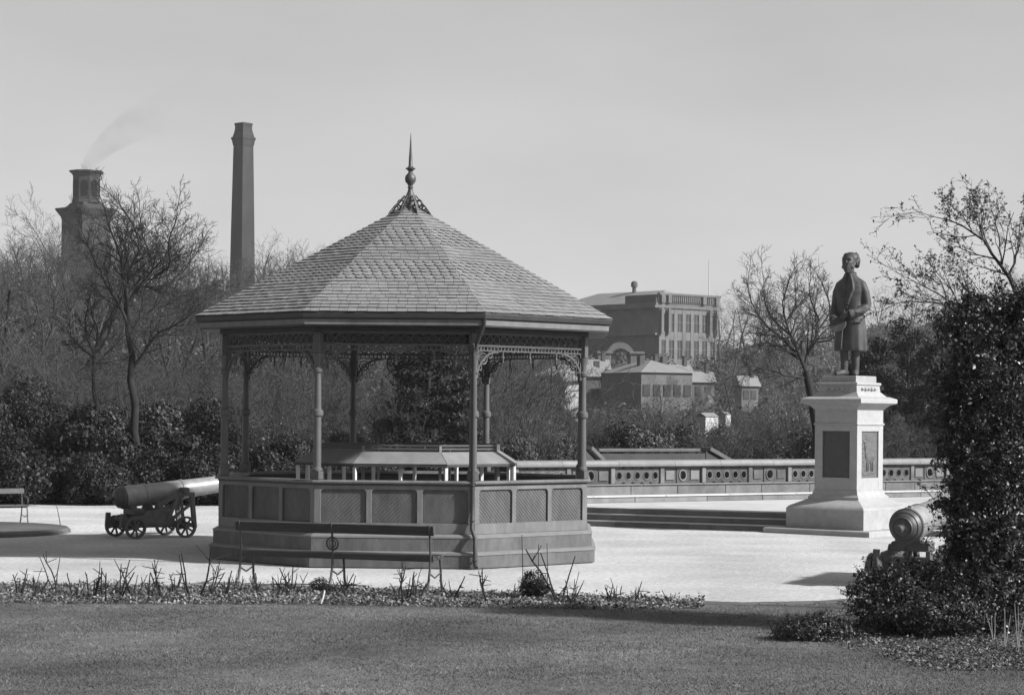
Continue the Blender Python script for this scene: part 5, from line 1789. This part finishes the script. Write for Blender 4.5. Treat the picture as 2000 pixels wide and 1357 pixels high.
# the block with the balustraded roofline
t = thing('stone_building', 'two storey stone building with lit front and flagpole, right of the bandstand', 'building', (p.x, YB, 0), R(40))
WF, LS = 122 * pb / math.cos(R(40)), 210 * pb / math.sin(R(40))
zc_ = zB(601); zp = zB(575)
mb = MB(); mb.box((WF / 2, LS / 2, zc_ / 2 - 1), (WF, LS, zc_ + 2)); mb.build('side_wall', M_SIDE, t)
# front: a facing of piers and bands with window openings between
zs = zB(652); zw0, zw1 = zB(647), zB(612); zl0, zl1 = zB(700), zB(664)
mb = MB()
def fb(x0, x1, a, b, dth=.5, y=-.0): mb.box(((x0 + x1) / 2, y - dth / 2 - .01, (a + b) / 2), (x1 - x0, dth, b - a), 0, ch=.04)
nb_ = 7; bw2 = WF / nb_
for i in range(nb_ + 1):
    x = i * bw2
    wdt = .60 if i in (0, nb_) else .42
    fb(max(0, x - wdt), min(WF, x + wdt), -1, zc_ - .01, .26)
for i in range(nb_):
    x0, x1 = i * bw2 + .42, (i + 1) * bw2 - .42
    fb(x0, x1, zw1, zc_ - .02, .23); fb(x0, x1, zl1, zw0, .23); fb(x0, x1, -1, zl0, .23)
mb.build('front_wall', M_FACADE, t)
for i in range(nb_):
    for a, b in ((zw0, zw1), (zl0, zl1)):
        x0, x1 = i * bw2 + .42, (i + 1) * bw2 - .42
        m2 = MB(); m2.box(((x0 + x1) / 2, -.08, (a + b) / 2), (x1 - x0 - .02, .10, b - a - .02)); wo = m2.build('window', M_FARGLASS, t)
        m2 = MB()
        m2.box(((x0 + x1) / 2, -.15, (a + b) / 2), (.12, .05, b - a - .06)); m2.box(((x0 + x1) / 2, -.16, a + (b - a) * .55), (x1 - x0 - .06, .05, .12))
        m2.build('frame', M_SIDE, wo)
for i in (0, 1, 6, 7):
    mb = MB(); x = i * bw2; mb.box((min(max(x, .3), WF - .3), -.72, (zs + zc_) / 2), (.6, .3, zc_ - zs - .1), 0, ch=.03)
    mb.build('pilaster', M_SIDE, t)
mb = MB(); mb.box((WF / 2, LS / 2, zs), (WF + 1.7, LS + .3, .35)); mb.build('string_course', M_SIDE, t)
mb = MB(); mb.box((WF / 2, LS / 2, zc_ + .25), (WF + 2.4, LS + 1.0, .5)); mb.box((WF / 2, LS / 2, zc_ + .7), (WF + 1.6, LS + .6, .38)); mb.build('cornice', M_SIDE, t)
mb = MB()
mb.box((-.4, LS * .13, (zc_ + .9 + zp) / 2), (.6, LS * .27, zp - zc_ - .9)); mb.build('parapet', M_BRICK, t)
mb = MB()
for i in (0, 1, 5.2, 7):
    x = min(max(i * bw2, .4), WF - .4); mb.box((x, -.5, (zc_ + .9 + zp) / 2), (.8, .8, zp - zc_ - .9))
mb.box((WF / 2, -.5, zp + .1), (WF + .8, .7, .35))
for i in range(28): mb.box((.7 + (WF - 1.4) * i / 27, -.5, (zc_ + .9 + zp - .1) / 2), (.16, .25, zp - zc_ - 1.0))
mb.build('balustrade', M_SIDE, t)
zr = zB(561)
mb = MB(); o_ = .2; i_ = WF / 2
mb.add([(o_, .6, zc_ + .9), (WF - o_, .6, zc_ + .9), (WF - o_, LS, zc_ + .9), (o_, LS, zc_ + .9), (i_, i_ * .8, zr), (i_, LS - i_ * .8, zr)], [(0, 1, 4), (1, 2, 5, 4), (2, 3, 5), (3, 0, 4, 5), (3, 2, 1, 0)])
mb.build('roof', M_ROOFG, t)
vx = at(1188, 562, YB + 14)
mb = MB(); yv = LS * .46
mb.lathe([(.42, zr - 2.2), (.36, zr - .2), (.36, zr + .8), (.58, zr + .85), (.6, zr + 1.5), (.4, zr + 1.8), (.1, zr + 1.9)], 10, (i_ - .3, yv, 0)); mb.build('roof_vent', M_BRICK, t, smooth=40)
mb = MB(); fx = WF - 1.2; mb.tube([(fx, .6, zc_), (fx, .6, zB(500))], [.10, .06], 8); mb.build('flagpole', M_WHITE, t)

# pale arched gateway and lower buildings in front of it
YG = 300; pg = YG / F
p = at(1164, 800, YG); zg = lambda py: at(1200, py, YG).z
t = thing('gateway', 'pale stone gateway with a round arch between two piers, below the large stone building', 'gateway', (p.x, YG, 0), R(8))
wpx = 92 * pg
mb = MB(); z_s = zg(692); 
for x in (0, wpx - 28 * pg): mb.box((x + 13 * pg, 0, z_s / 2 - .5), (26 * pg, 2.0, z_s + 1), 0, ch=.08)
mb.build('piers', M_FARCOP, t)
mb = MB()
for x in (0, wpx - 28 * pg): mb.box((x + 13 * pg, 0, z_s + .2), (31 * pg, 2.4, .4), 0, ch=.08)
mb.build('pier_caps', M_FARCOP, t)
mb = MB(); cx = wpx / 2; r1 = (wpx - 52 * pg) / 2; zr_ = zg(700); pr = []
oz = zg(668)
po = [(cx - wpx / 2 + 14 * pg, zr_)] + [(cx + (r1 + 9 * pg) * math.cos(PI - PI * k / 12), zr_ + (oz - zr_) * math.sin(PI * k / 12)) for k in range(13)]
pi_ = [(cx + r1 * math.cos(PI * k / 12), zr_ + (oz - zr_) * .62 * math.sin(PI * k / 12)) for k in range(13)]
for k in range(12):
    a = PI * k / 12; b = PI * (k + 1) / 12
    f1 = lambda q, s: (cx + (r1 + s * 9 * pg) * math.cos(q), zr_ + ((oz - zr_) * (.62 + .38 * s)) * math.sin(q))
    mb.prism([f1(a, 0), f1(a, 1), f1(b, 1), f1(b, 0)], (0, 0, 0), (1, 0, 0), (0, 0, 1), 1.2)
mb.build('arch', M_FARCOP, t)
lo_ = house('lodge', 'low dark walled lodge with a pale hipped roof in front of the stone building', 'building', 1252, 250, R(28), 118 * 250 / F, 9.0, 0, at(1252, 727, 250).z, 1.5, M_SIDE, None, M_ROOFG)
sh_ = house('shed', 'dark low shed with a flat pale roof seen through the right bay of the bandstand', 'building', 1040, 260, R(4), 175 * 260 / F, 7.0, 0, at(1100, 735, 260).z, 1.5, M_SIDE, None, M_ROOFG)
house('cottage', 'narrow whitewashed gable end beside the right hand bandstand columns', 'building', 1103, 235, R(10), 30 * 235 / F, 4.0, 0, at(1110, 745, 235).z, 1.2, M_WHITE, None, M_ROOFG, hip=False)
hc_ = [('small pale gabled house with one chimney just right of the bandstand columns', 1150, 706, 40, 285, 12, M_FACADE), ('middle pale gabled house of the cluster below the stone building front', 1262, 712, 34, 290, 24, M_FACADE),
      ('pale gabled house below the right end of the stone building', 1312, 716, 42, 282, 18, M_FACADE), ('low dark gabled house right of the dark walled lodge', 1352, 730, 44, 262, 14, M_SIDE), ('small grey gabled house left of the bare tree beside the statue', 1448, 738, 36, 268, 20, M_FACADE)]
for lb, px, py, wp, Y, rz_, mw in hc_:
    w_ = wp * Y / F; zt_ = at(px, py, Y).z
    hs = house('gabled_house', lb, 'house', px, Y, R(rz_), w_, w_ * .8, 0, zt_ - 1.0, 1.3, mw, None, M_ROOFG, hip=False)
    mb = MB(); mb.box((w_ * .8, w_ * .4, zt_ + .6), (.5, .5, 1.5), 0, ch=.04); mb.box((w_ * .8, w_ * .4, zt_ + 1.38), (.62, .62, .12)); mb.build('chimney', M_BRICK, hs)
    for q in (.27, .73):
        for zz_ in (zt_ - 2.0, zt_ - 4.6):
            if zz_ > 1: mb = MB(); mb.box((w_ * q, -.03, zz_), (.7, .1, 1.1)); mb.build('window', M_GLASS, hs)
for ho_, Y, wpx_, py_ in ((lo_, 250, 118, 727), (sh_, 260, 175, 735)):
    w_ = wpx_ * Y / F; h_ = at(1250 if ho_ is lo_ else 1100, py_, Y).z
    for q in range(5):
        mb = MB(); mb.box((w_ * (q + .5) / 5, -.04, h_ - 2.0), (.9, .12, 1.3)); mb.build('window', M_FARGLASS, ho_)
    for q in (.3, .75):
        mb = MB(); mb.box((w_ * q, 3.5, h_ + 1.1), (.7, .7, 1.7), 0, ch=.05); mb.build('chimney', M_BRICK, ho_)
def hut(px, py0, py1, wpx, Y, rz, label):
    p = at(px, py1, Y); top = at(px, py0, Y).z
    t = thing('white_hut', label, 'hut', (p.x, Y, p.z), rz)
    h = top - p.z; w_ = wpx * Y / F
    mb = MB(); mb.box((0, 0, h * .4 - p.z / 2), (w_, w_ * .7, h * .8 + p.z)); mb.build('wall', M_WHITE, t)
    mb = MB(); mb.prism([(-w_ * .4, h * .8), (w_ * .4, h * .8), (0, h * 1.08)], (0, 0, 0), (0, 1, 0), (0, 0, 1), w_ * 1.05); mb.build('roof', M_ROOFG, t)
hut(1381, 808, 836, 36, 93, R(42), 'larger bright white hut among the shrubs above the middle of the parapet')
hut(1417, 806, 825, 18, 95, R(50), 'tiny bright white hut beside the larger white hut above the parapet')
house('mill_shed', 'long low mill building with a pale roof at the far left below the tower', 'building', -40, 330, R(6), 160 * 330 / F, 12, 0, at(60, 562, 330).z, 2.6, M_BRICK, None, M_ROOFG, hip=False)
ho = house('far_house', 'distant house with two chimney pots between the tower and the tall chimney', 'house', 368, 300, R(0), 62 * 300 / F, 8, 0, at(395, 566, 300).z, 1.0, M_BRICK, None, M_BRICK)
hz_ = at(395, 562, 300).z
for x, hh_ in ((1.2, 1.5), (2.9, 1.1)):
    mb = MB(); mb.box((x, 3.6, hz_ + .3), (.55, .55, hh_ + .8)); mb.build('chimney', M_BRICK, ho)

# ---------------------------------------------------------------- haze: pale air over everything
HAZE = 0.00017
if HAZE:
    mb = MB(); mb.box((0, 380, 59), (900, 1000, 124))
    mh = bpy.data.materials.new('haze'); mh.use_nodes = True
    nt = mh.node_tree; nt.nodes.remove(nt.nodes['Principled BSDF'])
    pv = nt.nodes.new('ShaderNodeVolumePrincipled'); pv.inputs['Color'].default_value = (.92, .92, .92, 1); pv.inputs['Density'].default_value = HAZE; pv.inputs['Anisotropy'].default_value = .2
    nt.links.new(pv.outputs['Volume'], nt.nodes['Material Output'].inputs['Volume'])
    o = mb.build('haze', mh); tag(o, kind='stuff', label='pale haze over the park and the town beyond', cat='haze')
